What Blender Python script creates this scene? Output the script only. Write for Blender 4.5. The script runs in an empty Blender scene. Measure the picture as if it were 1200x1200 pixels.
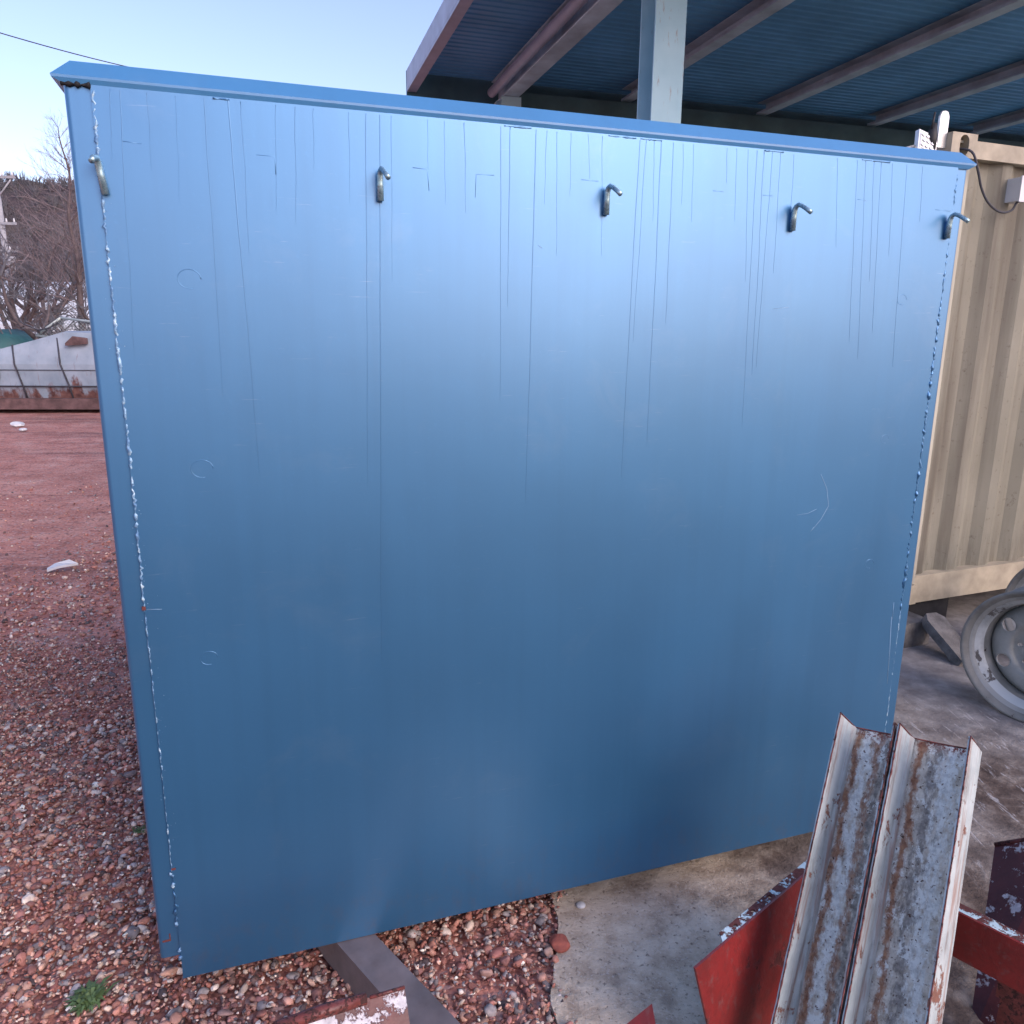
import bpy, bmesh, math, random
import numpy as np
from mathutils import Vector, Matrix, noise
random.seed(7)
RNG = np.random.default_rng(11)
scene = bpy.context.scene
C = scene.collection

# ------------------------------------------------------------------ camera, sky, sun, exposure
H = 1.80
CAMR = np.array([[0.9999572, 0.00925172, 0.0],
                 [0.00211557, -0.22865768, 0.97350459],
                 [0.0090066, -0.97346293, -0.22866747]])
cd = bpy.data.cameras.new('camera'); cam = bpy.data.objects.new('camera', cd); C.objects.link(cam)
cd.sensor_width = 36; cd.lens = 914 / 1200 * 36; cd.clip_start = 0.05; cd.clip_end = 3000
m = Matrix.Identity(4)
for i in range(3):
    m[i][0] = CAMR[i][0]; m[i][1] = -CAMR[i][1]; m[i][2] = -CAMR[i][2]
m[2][3] = H
cam.matrix_world = m
scene.camera = cam

SUN = Vector((0.70, -0.68, 0.58)).normalized()
w = bpy.data.worlds.new('World'); scene.world = w; w.use_nodes = True
nt = w.node_tree; nt.nodes.clear()
sky = nt.nodes.new('ShaderNodeTexSky'); sky.sky_type = 'NISHITA'; sky.sun_disc = False
sky.sun_elevation = math.asin(SUN.z); sky.sun_rotation = math.atan2(SUN.x, SUN.y)
sky.air_density = 1.0; sky.dust_density = 1.6; sky.ozone_density = 2.5; sky.altitude = 50
bg = nt.nodes.new('ShaderNodeBackground'); bg.inputs[1].default_value = 0.15
wo = nt.nodes.new('ShaderNodeOutputWorld')
tn = nt.nodes.new('ShaderNodeMix'); tn.data_type = 'RGBA'; tn.blend_type = 'MULTIPLY'; tn.inputs[0].default_value = 1; tn.inputs[7].default_value = (1.16, 0.97, 1.04, 1)
nt.links.new(sky.outputs[0], tn.inputs[6]); nt.links.new(tn.outputs[2], bg.inputs[0]); nt.links.new(bg.outputs[0], wo.inputs[0])
sd = bpy.data.lights.new('sun', 'SUN'); sd.energy = 0.65; sd.angle = math.radians(32); sd.color = (1.0, 0.96, 0.92)
so = bpy.data.objects.new('sun', sd); C.objects.link(so)
so.rotation_euler = SUN.to_track_quat('Z', 'Y').to_euler()
scene.view_settings.view_transform = 'Standard'; scene.view_settings.look = 'None'
scene.view_settings.gamma = 1; scene.view_settings.exposure = 0.9
scene.cycles.max_bounces = 6

# ------------------------------------------------------------------ measuring helpers
def ray(px, py): return CAMR @ np.array([px - 600.0, py - 600.0, 914.0])
def PD(px, py, d):            # point at distance d along the optical axis
    r = ray(px, py) * d / 914.0
    return Vector((r[0], r[1], r[2] + H))
def PZ(px, py, z=0.0):        # point on a horizontal plane
    r = ray(px, py); t = (z - H) / r[2]
    return Vector((r[0] * t, r[1] * t, z))
def PY(px, py, Y):
    r = ray(px, py); t = Y / r[1]
    return Vector((r[0] * t, Y, H + r[2] * t))
def PP(px, py, p0, n):        # point on a plane
    r = Vector(ray(px, py)); o = Vector((0, 0, H)); t = (p0 - o).dot(n) / r.dot(n)
    return o + r * t

# ------------------------------------------------------------------ object helpers
def link(name, me, mats, parent=None, mw=None):
    o = bpy.data.objects.new(name, me); C.objects.link(o)
    if not isinstance(mats, (list, tuple)): mats = [mats]
    for mm in mats: me.materials.append(mm)
    if mw is not None: o.matrix_local = mw
    if parent: o.parent = parent
    return o
def tag(o, label=None, cat=None, group=None, kind=None):
    if label: o['label'] = label
    if cat: o['category'] = cat
    if group: o['group'] = group
    if kind: o['kind'] = kind
    return o
def empty(name, label, cat, mw=None, group=None):
    o = bpy.data.objects.new(name, None); C.objects.link(o); o.empty_display_size = 0.1
    if mw is not None: o.matrix_world = mw
    return tag(o, label, cat, group)
def frame(o, x, y=None, z=None):      # matrix from origin and axes
    x = Vector(x).normalized()
    if z is None: z = Vector((0, 0, 1))
    z = Vector(z).normalized()
    if y is None: y = z.cross(x)
    y = Vector(y).normalized()
    M = Matrix.Identity(4)
    for i in range(3):
        M[i][0] = x[i]; M[i][1] = y[i]; M[i][2] = z[i]; M[i][3] = o[i]
    return M
def box(bm, x0, x1, y0, y1, z0, z1, mi=0):
    v = [bm.verts.new(p) for p in ((x0,y0,z0),(x1,y0,z0),(x1,y1,z0),(x0,y1,z0),(x0,y0,z1),(x1,y0,z1),(x1,y1,z1),(x0,y1,z1))]
    for f in ((0,3,2,1),(4,5,6,7),(0,1,5,4),(1,2,6,5),(2,3,7,6),(3,0,4,7)):
        fc = bm.faces.new([v[i] for i in f]); fc.material_index = mi
    return v
def prism(bm, poly, a, b, axis='y', mi=0):     # closed polygon (2-D) extruded along an axis
    def mk(p, t):
        if axis == 'y': return (p[0], t, p[1])
        if axis == 'x': return (t, p[0], p[1])
        return (p[0], p[1], t)
    A = [bm.verts.new(mk(p, a)) for p in poly]; B = [bm.verts.new(mk(p, b)) for p in poly]
    n = len(poly)
    for i in range(n):
        f = bm.faces.new((A[i], A[(i+1)%n], B[(i+1)%n], B[i])); f.material_index = mi
    f = bm.faces.new(A[::-1]); f.material_index = mi
    f = bm.faces.new(B); f.material_index = mi
def tube(bm, pts, rad, seg=8, mi=0, cap=True):
    pts = [Vector(p) for p in pts]
    rs = rad if isinstance(rad, (list, tuple)) else [rad] * len(pts)
    rings = []; up = None
    for i, p in enumerate(pts):
        t = (pts[min(i+1, len(pts)-1)] - pts[max(i-1, 0)])
        if t.length < 1e-9: t = Vector((0,0,1))
        t.normalize()
        if up is None: up = t.orthogonal().normalized()
        up = (up - t * up.dot(t))
        up = up.normalized() if up.length > 1e-6 else t.orthogonal().normalized()
        s = t.cross(up)
        rings.append([bm.verts.new(p + (up * math.cos(a) + s * math.sin(a)) * rs[i]) for a in [2*math.pi*k/seg for k in range(seg)]])
    for A, B in zip(rings, rings[1:]):
        for k in range(seg):
            f = bm.faces.new((A[k], A[(k+1)%seg], B[(k+1)%seg], B[k])); f.material_index = mi; f.smooth = True
    if cap:
        f = bm.faces.new(rings[0][::-1]); f.material_index = mi
        f = bm.faces.new(rings[-1]); f.material_index = mi
def fin(bm, name, mats, parent=None, mw=None, bev=0, smooth=False, seg=2, ang=35):
    if bev:
        es = [e for e in bm.edges if len(e.link_faces) == 2 and e.calc_face_angle(0) > math.radians(ang)]
        bmesh.ops.bevel(bm, geom=es, offset=bev, segments=seg, profile=0.5, affect='EDGES')
    bmesh.ops.recalc_face_normals(bm, faces=bm.faces)
    if smooth:
        for f in bm.faces: f.smooth = True
    me = bpy.data.meshes.new(name); bm.to_mesh(me); bm.free()
    return link(name, me, mats, parent, mw)
def npmesh(name, V, F, n, col=None):        # V (N,3), F (M,n) via foreach_set
    me = bpy.data.meshes.new(name)
    me.vertices.add(len(V)); me.vertices.foreach_set('co', np.ascontiguousarray(V, dtype=np.float32).ravel())
    M = len(F)
    me.loops.add(M * n); me.loops.foreach_set('vertex_index', np.ascontiguousarray(F, dtype=np.int32).ravel())
    me.polygons.add(M); me.polygons.foreach_set('loop_start', np.arange(0, M*n, n, dtype=np.int32))
    me.update(calc_edges=True)
    if col is not None:
        a = me.color_attributes.new('tint', 'FLOAT_COLOR', 'POINT')
        a.data.foreach_set('color', np.ascontiguousarray(col, dtype=np.float32).ravel())
    return me

# ------------------------------------------------------------------ materials
class G:
    def __init__(s, name, rough=0.6, metal=0.0, spec=0.5):
        s.m = bpy.data.materials.new(name); s.m.use_nodes = True; s.t = s.m.node_tree
        s.b = s.t.nodes['Principled BSDF']
        s.set('Roughness', rough); s.set('Metallic', metal); s.set('Specular IOR Level', spec)
        s.tc = s.t.nodes.new('ShaderNodeTexCoord')
    def set(s, k, v):
        if hasattr(v, 'node') or isinstance(v, bpy.types.NodeSocket): s.t.links.new(v, s.b.inputs[k])
        else: s.b.inputs[k].default_value = v
        return s
    def inp(s, sock, v):
        if isinstance(v, bpy.types.NodeSocket): s.t.links.new(v, sock)
        else: sock.default_value = v
    def co(s, scale=(1,1,1), loc=(0,0,0), rot=(0,0,0), src='Object'):
        n = s.t.nodes.new('ShaderNodeMapping'); s.t.links.new(s.tc.outputs[src], n.inputs[0])
        n.inputs['Scale'].default_value = scale; n.inputs['Location'].default_value = loc; n.inputs['Rotation'].default_value = rot
        return n.outputs[0]
    def noise(s, co, scale=5, detail=4, rough=0.55, dist=0.0):
        n = s.t.nodes.new('ShaderNodeTexNoise'); s.t.links.new(co, n.inputs['Vector'])
        n.inputs['Scale'].default_value = scale; n.inputs['Detail'].default_value = detail
        n.inputs['Roughness'].default_value = rough; n.inputs['Distortion'].default_value = dist
        return n.outputs['Fac']
    def voro(s, co, scale=5, feat='F1', out='Distance'):
        n = s.t.nodes.new('ShaderNodeTexVoronoi'); n.feature = feat; s.t.links.new(co, n.inputs['Vector'])
        n.inputs['Scale'].default_value = scale
        return n.outputs[out]
    def ramp(s, fac, stops, interp='LINEAR'):
        n = s.t.nodes.new('ShaderNodeValToRGB'); s.t.links.new(fac, n.inputs[0]); r = n.color_ramp; r.interpolation = interp
        while len(r.elements) > 1: r.elements.remove(r.elements[-1])
        for i, (p, c) in enumerate(stops):
            e = r.elements[0] if i == 0 else r.elements.new(p)
            e.position = p
            if isinstance(c, (int, float)): c = (c, c, c)
            e.color = (*c, 1)
        return n.outputs[0]
    def mix(s, fac, a, b, mode='MIX'):
        n = s.t.nodes.new('ShaderNodeMix'); n.data_type = 'RGBA'; n.blend_type = mode; n.clamp_factor = True
        for sock, v in ((n.inputs[0], fac), (n.inputs[6], a), (n.inputs[7], b)):
            if isinstance(v, bpy.types.NodeSocket): s.t.links.new(v, sock)
            elif isinstance(v, (int, float)): sock.default_value = v if sock.type == 'VALUE' else (v, v, v, 1)
            else: sock.default_value = (*v, 1)
        return n.outputs[2]
    def math(s, op, a, b=0.0, clamp=False):
        n = s.t.nodes.new('ShaderNodeMath'); n.operation = op; n.use_clamp = clamp
        s.inp(n.inputs[0], a); s.inp(n.inputs[1], b)
        return n.outputs[0]
    def sep(s, co, i):
        n = s.t.nodes.new('ShaderNodeSeparateXYZ'); s.t.links.new(co, n.inputs[0]); return n.outputs[i]
    def bump(s, h, strength=0.3, dist=0.01):
        n = s.t.nodes.new('ShaderNodeBump'); s.t.links.new(h, n.inputs['Height'])
        n.inputs['Strength'].default_value = strength; n.inputs['Distance'].default_value = dist
        s.t.links.new(n.outputs[0], s.b.inputs['Normal']); return s
    def color(s, c):
        if isinstance(c, bpy.types.NodeSocket): s.t.links.new(c, s.b.inputs['Base Color'])
        else: s.b.inputs['Base Color'].default_value = (*c, 1)
        return s

def simple(name, col, rough=0.6, metal=0.0, var=0.25, scale=8, bump=0.15, bdist=0.003, spec=0.5):
    g = G(name, rough, metal, spec)
    co = g.co(); n = g.noise(co, scale, 6)
    d = tuple(c * (1 - var) for c in col); l = tuple(min(1, c * (1 + var)) for c in col)
    g.color(g.ramp(n, [(0.3, d), (0.7, l)]))
    g.set('Roughness', g.ramp(g.noise(co, scale * 2.3, 4), [(0.3, max(0.05, rough - .1)), (0.7, min(1, rough + .1))]))
    if bump: g.bump(g.noise(co, scale * 6, 5), bump, bdist)
    return g.m

def tank_paint(name, tone=1.0, rough=0.41, metal=0.72):
    g = G(name, rough, metal); co = g.co()
    g.set('Coat Weight', 0.55); g.set('Coat Roughness', 0.3); g.set('Coat IOR', 1.9)
    base = (0.046 * tone, 0.190 * tone, 0.375 * tone)
    n = g.noise(g.co((1.2, 1.2, 0.8)), 1.6, 3)
    c = g.ramp(n, [(0.3, tuple(x * .93 for x in base)), (0.7, tuple(x * 1.07 for x in base))])
    ss = g.noise(g.co((9, 9, 0.35)), 3.0, 4)                    # brushed, runny streaks
    c = g.mix(g.ramp(ss, [(0.45, 0.0), (0.75, 0.35)]), c, tuple(x * 0.86 for x in base))
    dirt = g.noise(co, 90, 3)
    c = g.mix(g.ramp(dirt, [(0.62, 0.0), (0.8, 0.25)]), c, tuple(x * 1.25 for x in base))
    sm = g.noise(g.co((1, 1, 1), loc=(3, 1, 8)), 4.5, 7, 0.68, 0.6)                 # dusty smears and rub marks
    c = g.mix(g.ramp(sm, [(0.56, 0.0), (0.74, 0.10)]), c, (0.22, 0.33, 0.44))
    zz = g.sep(co, 2)                                          # splash dust near the bottom edge
    spl = g.math('MULTIPLY', g.ramp(zz, [(0.12, 1.0), (0.42, 0.0)]), g.ramp(g.noise(g.co((1, 1, 0.6)), 26, 6, 0.75), [(0.50, 0.0), (0.70, 0.25)]))
    c = g.mix(spl, c, (0.20, 0.15, 0.135))
    sc_ = g.noise(g.co((3, 3, 55), rot=(0, math.radians(7), 0)), 3.0, 4, 0.6)      # fine rub scratches
    c = g.mix(g.math('MULTIPLY', g.ramp(sc_, [(0.66, 0.0), (0.70, 0.22)]), g.ramp(sm, [(0.45, 0.0), (0.6, 1.0)])), c, (0.34, 0.44, 0.54))
    g.color(c)
    r = g.noise(g.co((2, 2, 0.6)), 2.2, 5)
    g.set('Roughness', g.ramp(r, [(0.3, rough - .02), (0.7, rough + .04)]))
    a = g.noise(co, 260, 2); b = g.noise(g.co((1, 1, 1)), 3.0, 3); d = g.noise(g.co((14, 14, 0.8)), 3, 3)
    h = g.math('ADD', g.math('MULTIPLY', a, 0.10), g.math('ADD', g.math('MULTIPLY', b, 1.2), g.math('MULTIPLY', d, 0.12)))
    g.bump(h, 0.22, 0.004)
    return g.m
M_tank = tank_paint('tank_blue_paint')
M_cap = tank_paint('tank_rim_paint', 1.2, 0.5, 0.15)
M_run = tank_paint('tank_paint_run', 0.93, 0.43)
M_ring = tank_paint('tank_mark', 1.0, 0.34)
def weld():
    g = G('weld_bead', 0.4, 0.3); co = g.co()
    n = g.noise(co, 60, 4)
    g.color(g.ramp(n, [(0.42, (0.12, 0.25, 0.42)), (0.56, (0.28, 0.46, 0.60)), (0.72, (0.62, 0.76, 0.80))]))
    g.bump(g.noise(co, 200, 3), 0.8, 0.003); return g.m
M_weld = weld()
M_weldb = tank_paint('weld_painted', 1.0, 0.35)
M_scr = simple('scratch_white', (0.24, 0.38, 0.52), 0.6, 0, 0.2, 40)
M_dark = simple('dark_gap', (0.008, 0.008, 0.009), 0.8)  # near-black; set this dark for the shade boxes under the container
M_rustspot = simple('rust_spot', (0.12, 0.03, 0.025), 0.8)
M_zinc = simple('zinc_plated_steel', (0.34, 0.50, 0.54), 0.28, 0.7, 0.2, 60, 0.2, 0.001)

def stone_mat():
    g = G('gravel_stone', 0.72, 0, 0.4)
    a = g.t.nodes.new('ShaderNodeVertexColor'); a.layer_name = 'tint'
    n = g.noise(g.co(), 70, 4)
    g.color(g.mix(1.0, a.outputs[0], g.ramp(n, [(0.3, 0.72), (0.7, 1.2)]), 'MULTIPLY'))
    g.bump(g.noise(g.co(), 160, 3), 0.5, 0.003)
    return g.m
M_stone = stone_mat()

def ground_mat():
    g = G('red_dirt', 0.9, 0, 0.25); co = g.co()
    big = g.noise(co, 0.35, 5); mid = g.noise(co, 2.2, 6, 0.6); fine = g.noise(co, 45, 4, 0.7)
    tr = g.noise(g.co((0.22, 1.3, 1), rot=(0, 0, math.radians(24))), 1.1, 6, 0.62, 1.1)    # wheel tracks
    c = g.ramp(mid, [(0.3, (0.42, 0.165, 0.12)), (0.5, (0.60, 0.26, 0.195)), (0.72, (0.72, 0.42, 0.33))])
    c = g.mix(g.ramp(big, [(0.4, 0.0), (0.7, 0.5)]), c, (0.36, 0.19, 0.15))
    c = g.mix(g.ramp(tr, [(0.36, 0.6), (0.5, 0.0)]), c, (0.17, 0.08, 0.07))
    v = g.voro(co, 55, out='Color'); vs = g.sep(v, 0)
    c = g.mix(g.ramp(vs, [(0.0, 0.6), (0.28, 0.0)]), c, (0.10, 0.055, 0.055))
    c = g.mix(g.ramp(vs, [(0.86, 0.0), (0.9, 0.55)]), c, (0.52, 0.40, 0.38))
    c = g.mix(g.ramp(g.noise(co, 7, 5, .7), [(0.56, 0.0), (0.68, 0.7)]), c, (0.12, 0.06, 0.055))
    g.color(c)
    h = g.math('ADD', g.math('MULTIPLY', g.voro(co, 55), -0.5), g.math('ADD', g.math('MULTIPLY', mid, 2.0), g.math('MULTIPLY', tr, 3.0)))
    g.bump(h, 0.7, 0.03)
    return g.m
M_ground = ground_mat()

def concrete_mat():
    g = G('stained_concrete', 0.85, 0, 0.35); co = g.co()
    n1 = g.noise(co, 1.3, 6, 0.6); n2 = g.noise(co, 9, 6, 0.65); n3 = g.noise(co, 60, 4, 0.7)
    c = g.ramp(n2, [(0.3, (0.30, 0.22, 0.155)), (0.5, (0.56, 0.455, 0.34)), (0.7, (0.74, 0.64, 0.50))])
    c = g.mix(g.ramp(n3, [(0.34, 0.75), (0.42, 0.0)]), c, (0.15, 0.11, 0.085))
    c = g.mix(g.ramp(g.noise(co, 130, 3, .6), [(0.56, 0.0), (0.66, 0.5)]), c, (0.66, 0.60, 0.52))
    c = g.mix(g.ramp(g.noise(co, 5, 7, .75), [(0.54, 0.0), (0.66, 0.55)]), c, (0.20, 0.145, 0.105))
    # oil and rust stained area to the right of the tank
    x = g.sep(co, 0); y = g.sep(co, 1)
    wob = g.math('MULTIPLY', g.math('SUBTRACT', n1, 0.5), 2.2)
    m1 = g.ramp(g.math('ADD', x, wob), [(0.55, 0.0), (1.0, 1.0)])
    stain = g.ramp(n2, [(0.3, (0.05, 0.033, 0.026)), (0.5, (0.13, 0.095, 0.075)), (0.7, (0.34, 0.29, 0.24))])
    c = g.mix(m1, c, stain)
    # paler worn patch behind
    yy = g.math('ADD', y, wob)
    m2 = g.math('MULTIPLY', g.ramp(g.math('MULTIPLY', yy, 0.2), [(0.55, 0.0), (0.68, 0.8)]), m1)
    c = g.mix(m2, c, g.ramp(n2, [(0.3, (0.16, 0.15, 0.15)), (0.7, (0.36, 0.35, 0.34))]))
    m3 = g.math('MULTIPLY', g.ramp(g.noise(co, 0.9, 3), [(0.5, 0.0), (0.6, 0.8)]), m1)
    c = g.mix(m3, c, g.ramp(n2, [(0.3, (0.17, 0.14, 0.12)), (0.7, (0.38, 0.35, 0.31))]))
    c = g.mix(g.ramp(g.math('MULTIPLY', x, 0.1), [(0.38, 0.0), (0.5, 0.85)]), c, g.ramp(n2, [(0.3, (0.34, 0.33, 0.31)), (0.7, (0.50, 0.49, 0.46))]))  # slab set paler under the canopy to bounce light onto the roof
    # scraped white streaks
    st = g.noise(g.co((17, 3.6, 1), rot=(0, 0, math.radians(-62))), 1.6, 6, 0.72, 0.5)
    st = g.ramp(st, [(0.57, 0.0), (0.65, 0.8)])
    zone = g.math('MULTIPLY', g.ramp(g.math('MULTIPLY', y, 0.2), [(0.42, 0.0), (0.5, 1.0), (0.68, 1.0), (0.74, 0.0)]), g.ramp(g.math('MULTIPLY', x, 0.2), [(0.26, 0.0), (0.32, 1.0), (0.56, 1.0), (0.64, 0.0)]))
    c = g.mix(g.math('MULTIPLY', st, zone), c, (0.50, 0.48, 0.46))
    g.color(c)
    g.set('Roughness', g.ramp(n2, [(0.3, 0.6), (0.7, 0.92)]))
    g.bump(g.math('ADD', n3, g.math('MULTIPLY', n2, 2.5)), 0.6, 0.008)
    return g.m
M_conc = concrete_mat()

def beige():
    g = G('container_beige_paint', 0.62, 0.0, 0.4); co = g.co()
    c = g.ramp(g.noise(co, 1.5, 4), [(0.3, (0.42, 0.395, 0.30)), (0.7, (0.53, 0.50, 0.39))])
    st = g.noise(g.co((6, 6, 0.45)), 1.3, 5, 0.55)
    c = g.mix(g.ramp(st, [(0.46, 0.0), (0.72, 0.8)]), c, (0.22, 0.19, 0.145))
    n = g.noise(co, 28, 5, 0.7)
    c = g.mix(g.ramp(n, [(0.60, 0.0), (0.72, 0.6)]), c, (0.17, 0.13, 0.10))
    z = g.sep(co, 2)
    low = g.math('MULTIPLY', g.ramp(z, [(0.1, 1.0), (0.75, 0.0)]), g.ramp(g.noise(g.co((9, 9, 1.3)), 2, 5, .7), [(0.42, 0.0), (0.6, 1.0)]))
    c = g.mix(g.math('MULTIPLY', low, 0.7), c, (0.13, 0.11, 0.08))
    g.color(c); g.bump(g.noise(co, 50, 4), 0.2, 0.002); return g.m
M_beige = beige()
M_railb = simple('container_rail_shaded_paint', (0.38, 0.33, 0.235), 0.6, 0, 0.32, 6, 0.2)  # wall beige without streaks, darkened to stand in for shade on the bottom rail
M_white = simple('white_plastic', (0.66, 0.66, 0.64), 0.5, 0, 0.06)
M_black = simple('black_rubber', (0.02, 0.02, 0.022), 0.6)
M_alu = simple('bare_aluminium', (0.62, 0.62, 0.60), 0.4, 0.7, 0.1, 30)
M_roof = simple('roof_sheet_blue', (0.12, 0.36, 0.60), 0.5, 0.0, 0.18, 1.2, 0)
M_fascia = simple('roof_flashing', (0.40, 0.44, 0.52), 0.5, 0.1, 0.12, 3, 0)
M_purlin = simple('purlin_primer', (0.52, 0.66, 0.72), 0.6, 0.1, 0.3, 2.5, 0.1)
M_wallg = simple('dark_green_wall', (0.06, 0.13, 0.14), 0.8, 0, 0.3, 2)
def column_mat():
    g = G('column_pale_blue_paint', 0.5, 0.0, 0.4); co = g.co()
    c = g.ramp(g.noise(co, 3, 5), [(0.3, (0.30, 0.51, 0.60)), (0.7, (0.39, 0.60, 0.68))])
    c = g.mix(g.ramp(g.noise(g.co((6, 6, 1)), 5, 6, .7), [(0.60, 0.0), (0.70, 0.8)]), c, (0.26, 0.14, 0.11))
    g.color(c); return g.m
M_col = column_mat()

def old_steel(name, coat, coat2, rust=(0.10, 0.022, 0.018), amount=0.5, streak=0.0, sc=14, orange=(0.30, 0.11, 0.05)):
    """flaking coat over rust; object Y runs along the piece"""
    g = G(name, 0.6, 0.0, 0.45); co = g.co()
    c = g.ramp(g.noise(co, sc * 0.6, 6, 0.65), [(0.32, coat2), (0.6, coat)])
    if streak:
        s_ = g.noise(g.co((38, 3.4, 38)), 1.0, 5, 0.65, 0.4)
        c = g.mix(g.ramp(s_, [(0.50, 0.0), (0.62, streak)]), c, orange)
        s2 = g.noise(g.co((30, 6, 30), loc=(3, 7, 1)), 1.0, 6, 0.7, 0.3)
        c = g.mix(g.ramp(s2, [(0.54, 0.0), (0.66, streak * .9)]), c, (0.14, 0.12, 0.11))
    fl = g.noise(co, sc, 8, 0.72, 0.2)
    msk = g.ramp(fl, [(amount, 1.0), (amount + 0.03, 0.0)])
    rc = g.ramp(g.noise(co, sc * 4, 4), [(0.3, rust), (0.7, tuple(min(1, x * 1.9) for x in rust))])
    c = g.mix(msk, c, rc)
    g.color(c)
    g.set('Roughness', g.ramp(fl, [(amount - .02, 0.85), (amount + .05, 0.42)]))
    g.bump(g.math('ADD', g.math('MULTIPLY', g.ramp(fl, [(amount, 0.0), (amount + 0.03, 1.0)]), 1.0), g.math('MULTIPLY', g.noise(co, 90, 4), 0.6)), 0.6, 0.0025)
    return g.m
def channel_mat(name, seed):
    """mottled zinc coat with orange run-off lines, chalky blue bloom and black specks; Y runs along the piece"""
    g = G(name, 0.6, 0.0, 0.35); L = (seed * 3.1, seed * 5.7, 0)
    co = g.co(loc=L); x = g.sep(g.co(), 0)
    lw = g.math('MULTIPLY', g.math('SUBTRACT', g.noise(g.co((5, 9, 5), loc=L), 1.0, 5, .6), .5), .055)      # wander of the lines
    xx = g.math('ADD', x, lw)
    def band(c0, w_, k):
        d = g.math('DIVIDE', g.math('ABSOLUTE', g.math('SUBTRACT', xx, c0)), w_)
        n_ = g.noise(g.co((60, 24, 60), loc=(L[0] + k, L[1] + k, k)), 1.0, 6, .7)
        return g.ramp(g.math('ADD', d, g.math('MULTIPLY', g.math('SUBTRACT', n_, .5), 6.5)), [(0.1, 1.0), (1.7, 0.0)])
    c = g.ramp(g.noise(co, 22, 7, 0.72), [(0.28, (0.27, 0.22, 0.17)), (0.45, (0.50, 0.46, 0.38)), (0.6, (0.68, 0.65, 0.56)), (0.8, (0.78, 0.76, 0.68))])
    bl = g.noise(co, 30, 6, .7)
    c = g.mix(g.ramp(g.noise(g.co((1, .5, 1), loc=L), 20, 7, .75, .4), [(0.55, 0.0), (0.62, 0.75)]), c, (0.20, 0.15, 0.11))
    c = g.mix(g.math('MULTIPLY', band(.095 if seed > 2 else .045, .034, 3), .9), c, g.ramp(g.noise(co, 55, 5, .7), [(0.32, (0.46, 0.50, 0.49)), (0.56, (0.82, 0.86, 0.82))]))
    c = g.mix(g.math('MULTIPLY', band(.062 if seed > 2 else .088, .020, 7), .85), c, g.ramp(g.noise(co, 70, 5), [(0.35, (0.12, 0.11, 0.10)), (0.7, (0.36, 0.34, 0.31))]))
    c = g.mix(g.math('MULTIPLY', band(.150 if seed > 2 else .125, .014, 11), .8), c, (0.17, 0.13, 0.10))
    orc = g.ramp(g.noise(co, 70, 5), [(0.35, (0.20, 0.085, 0.045)), (0.7, (0.46, 0.25, 0.14))])
    c = g.mix(g.math('MULTIPLY', band(.022 if seed > 2 else .014, .011, 15), .9), c, orc)
    if seed < 2: c = g.mix(g.math('MULTIPLY', band(.066, .009, 21), .8), c, orc)
    c = g.mix(g.ramp(g.noise(g.co((1, .6, 1), loc=(7, 3, L[0])), 24, 8, .75, .3), [(0.56, 0.0), (0.60, 0.85)]), c, (0.80, 0.84, 0.80))
    c = g.mix(g.math('MULTIPLY', band(.024 if seed > 2 else .018, .010, 33), .85), c, orc)
    c = g.mix(g.math('MULTIPLY', band(.148 if seed > 2 else .074, .008, 41), .7), c, orc)
    sp = g.noise(co, 85, 4, 0.6)
    c = g.mix(g.ramp(sp, [(0.33, 1.0), (0.39, 0.0)]), c, (0.09, 0.05, 0.035))
    y = g.sep(g.co(), 1)                                  # cut end: red oxide flaking through
    endm = g.ramp(g.math('ADD', y, g.math('MULTIPLY', g.noise(co, 30, 5), 0.05)), [(0.03, 1.0), (0.05, 0.0)])
    c = g.mix(g.math('MULTIPLY', endm, g.ramp(g.noise(co, 110, 4, .7), [(0.46, 1.0), (0.5, 0.15)])), c, (0.17, 0.045, 0.035))
    g.color(c)
    g.set('Roughness', g.ramp(g.noise(co, 40, 5), [(0.3, 0.4), (0.7, 0.75)]))
    g.bump(g.math('ADD', g.noise(co, 40, 6, .7), g.math('MULTIPLY', bl, 0.8)), 0.7, 0.004)
    return g.m
M_chA = channel_mat('galvanised_channel', 1); M_chB = channel_mat('galvanised_channel_bloom', 2.3)
M_flange = old_steel('flange_white', (0.54, 0.60, 0.58), (0.34, 0.40, 0.40), (0.17, 0.08, 0.055), 0.39, 0.6, 10)
M_edge = old_steel('rusty_edge', (0.20, 0.05, 0.04), (0.09, 0.025, 0.02), (0.04, 0.015, 0.012), 0.45, 0, 60)
M_red = old_steel('red_oxide_paint', (0.24, 0.022, 0.020), (0.12, 0.014, 0.013), (0.07, 0.015, 0.013), 0.37, 0.35, 7, (0.09, 0.02, 0.018))
M_bluew = old_steel('flaking_bluewhite', (0.60, 0.74, 0.77), (0.40, 0.58, 0.64), (0.08, 0.025, 0.022), 0.5, 0, 26)
M_peel = old_steel('peeling_brown', (0.13, 0.028, 0.022), (0.06, 0.014, 0.012), (0.42, 0.40, 0.40), 0.42, 0, 12)
M_boxsteel = simple('mill_scale_steel', (0.21, 0.165, 0.155), 0.55, 0.35, 0.3, 9, 0.25, 0.002)
M_rim = old_steel('wheel_grey_paint', (0.40, 0.40, 0.36), (0.22, 0.22, 0.19), (0.05, 0.03, 0.025), 0.34, 0, 8)
M_rimdark = old_steel('wheel_dark_grey', (0.27, 0.265, 0.235), (0.13, 0.13, 0.115), (0.05, 0.03, 0.025), 0.36, 0, 8)
M_rimpale = old_steel('wheel_worn_band', (0.60, 0.62, 0.58), (0.24, 0.25, 0.235), (0.10, 0.09, 0.08), 0.42, 0, 7)
M_block = simple('grey_block', (0.13, 0.125, 0.12), 0.9, 0, 0.5, 12, 0.6, 0.01)
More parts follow.
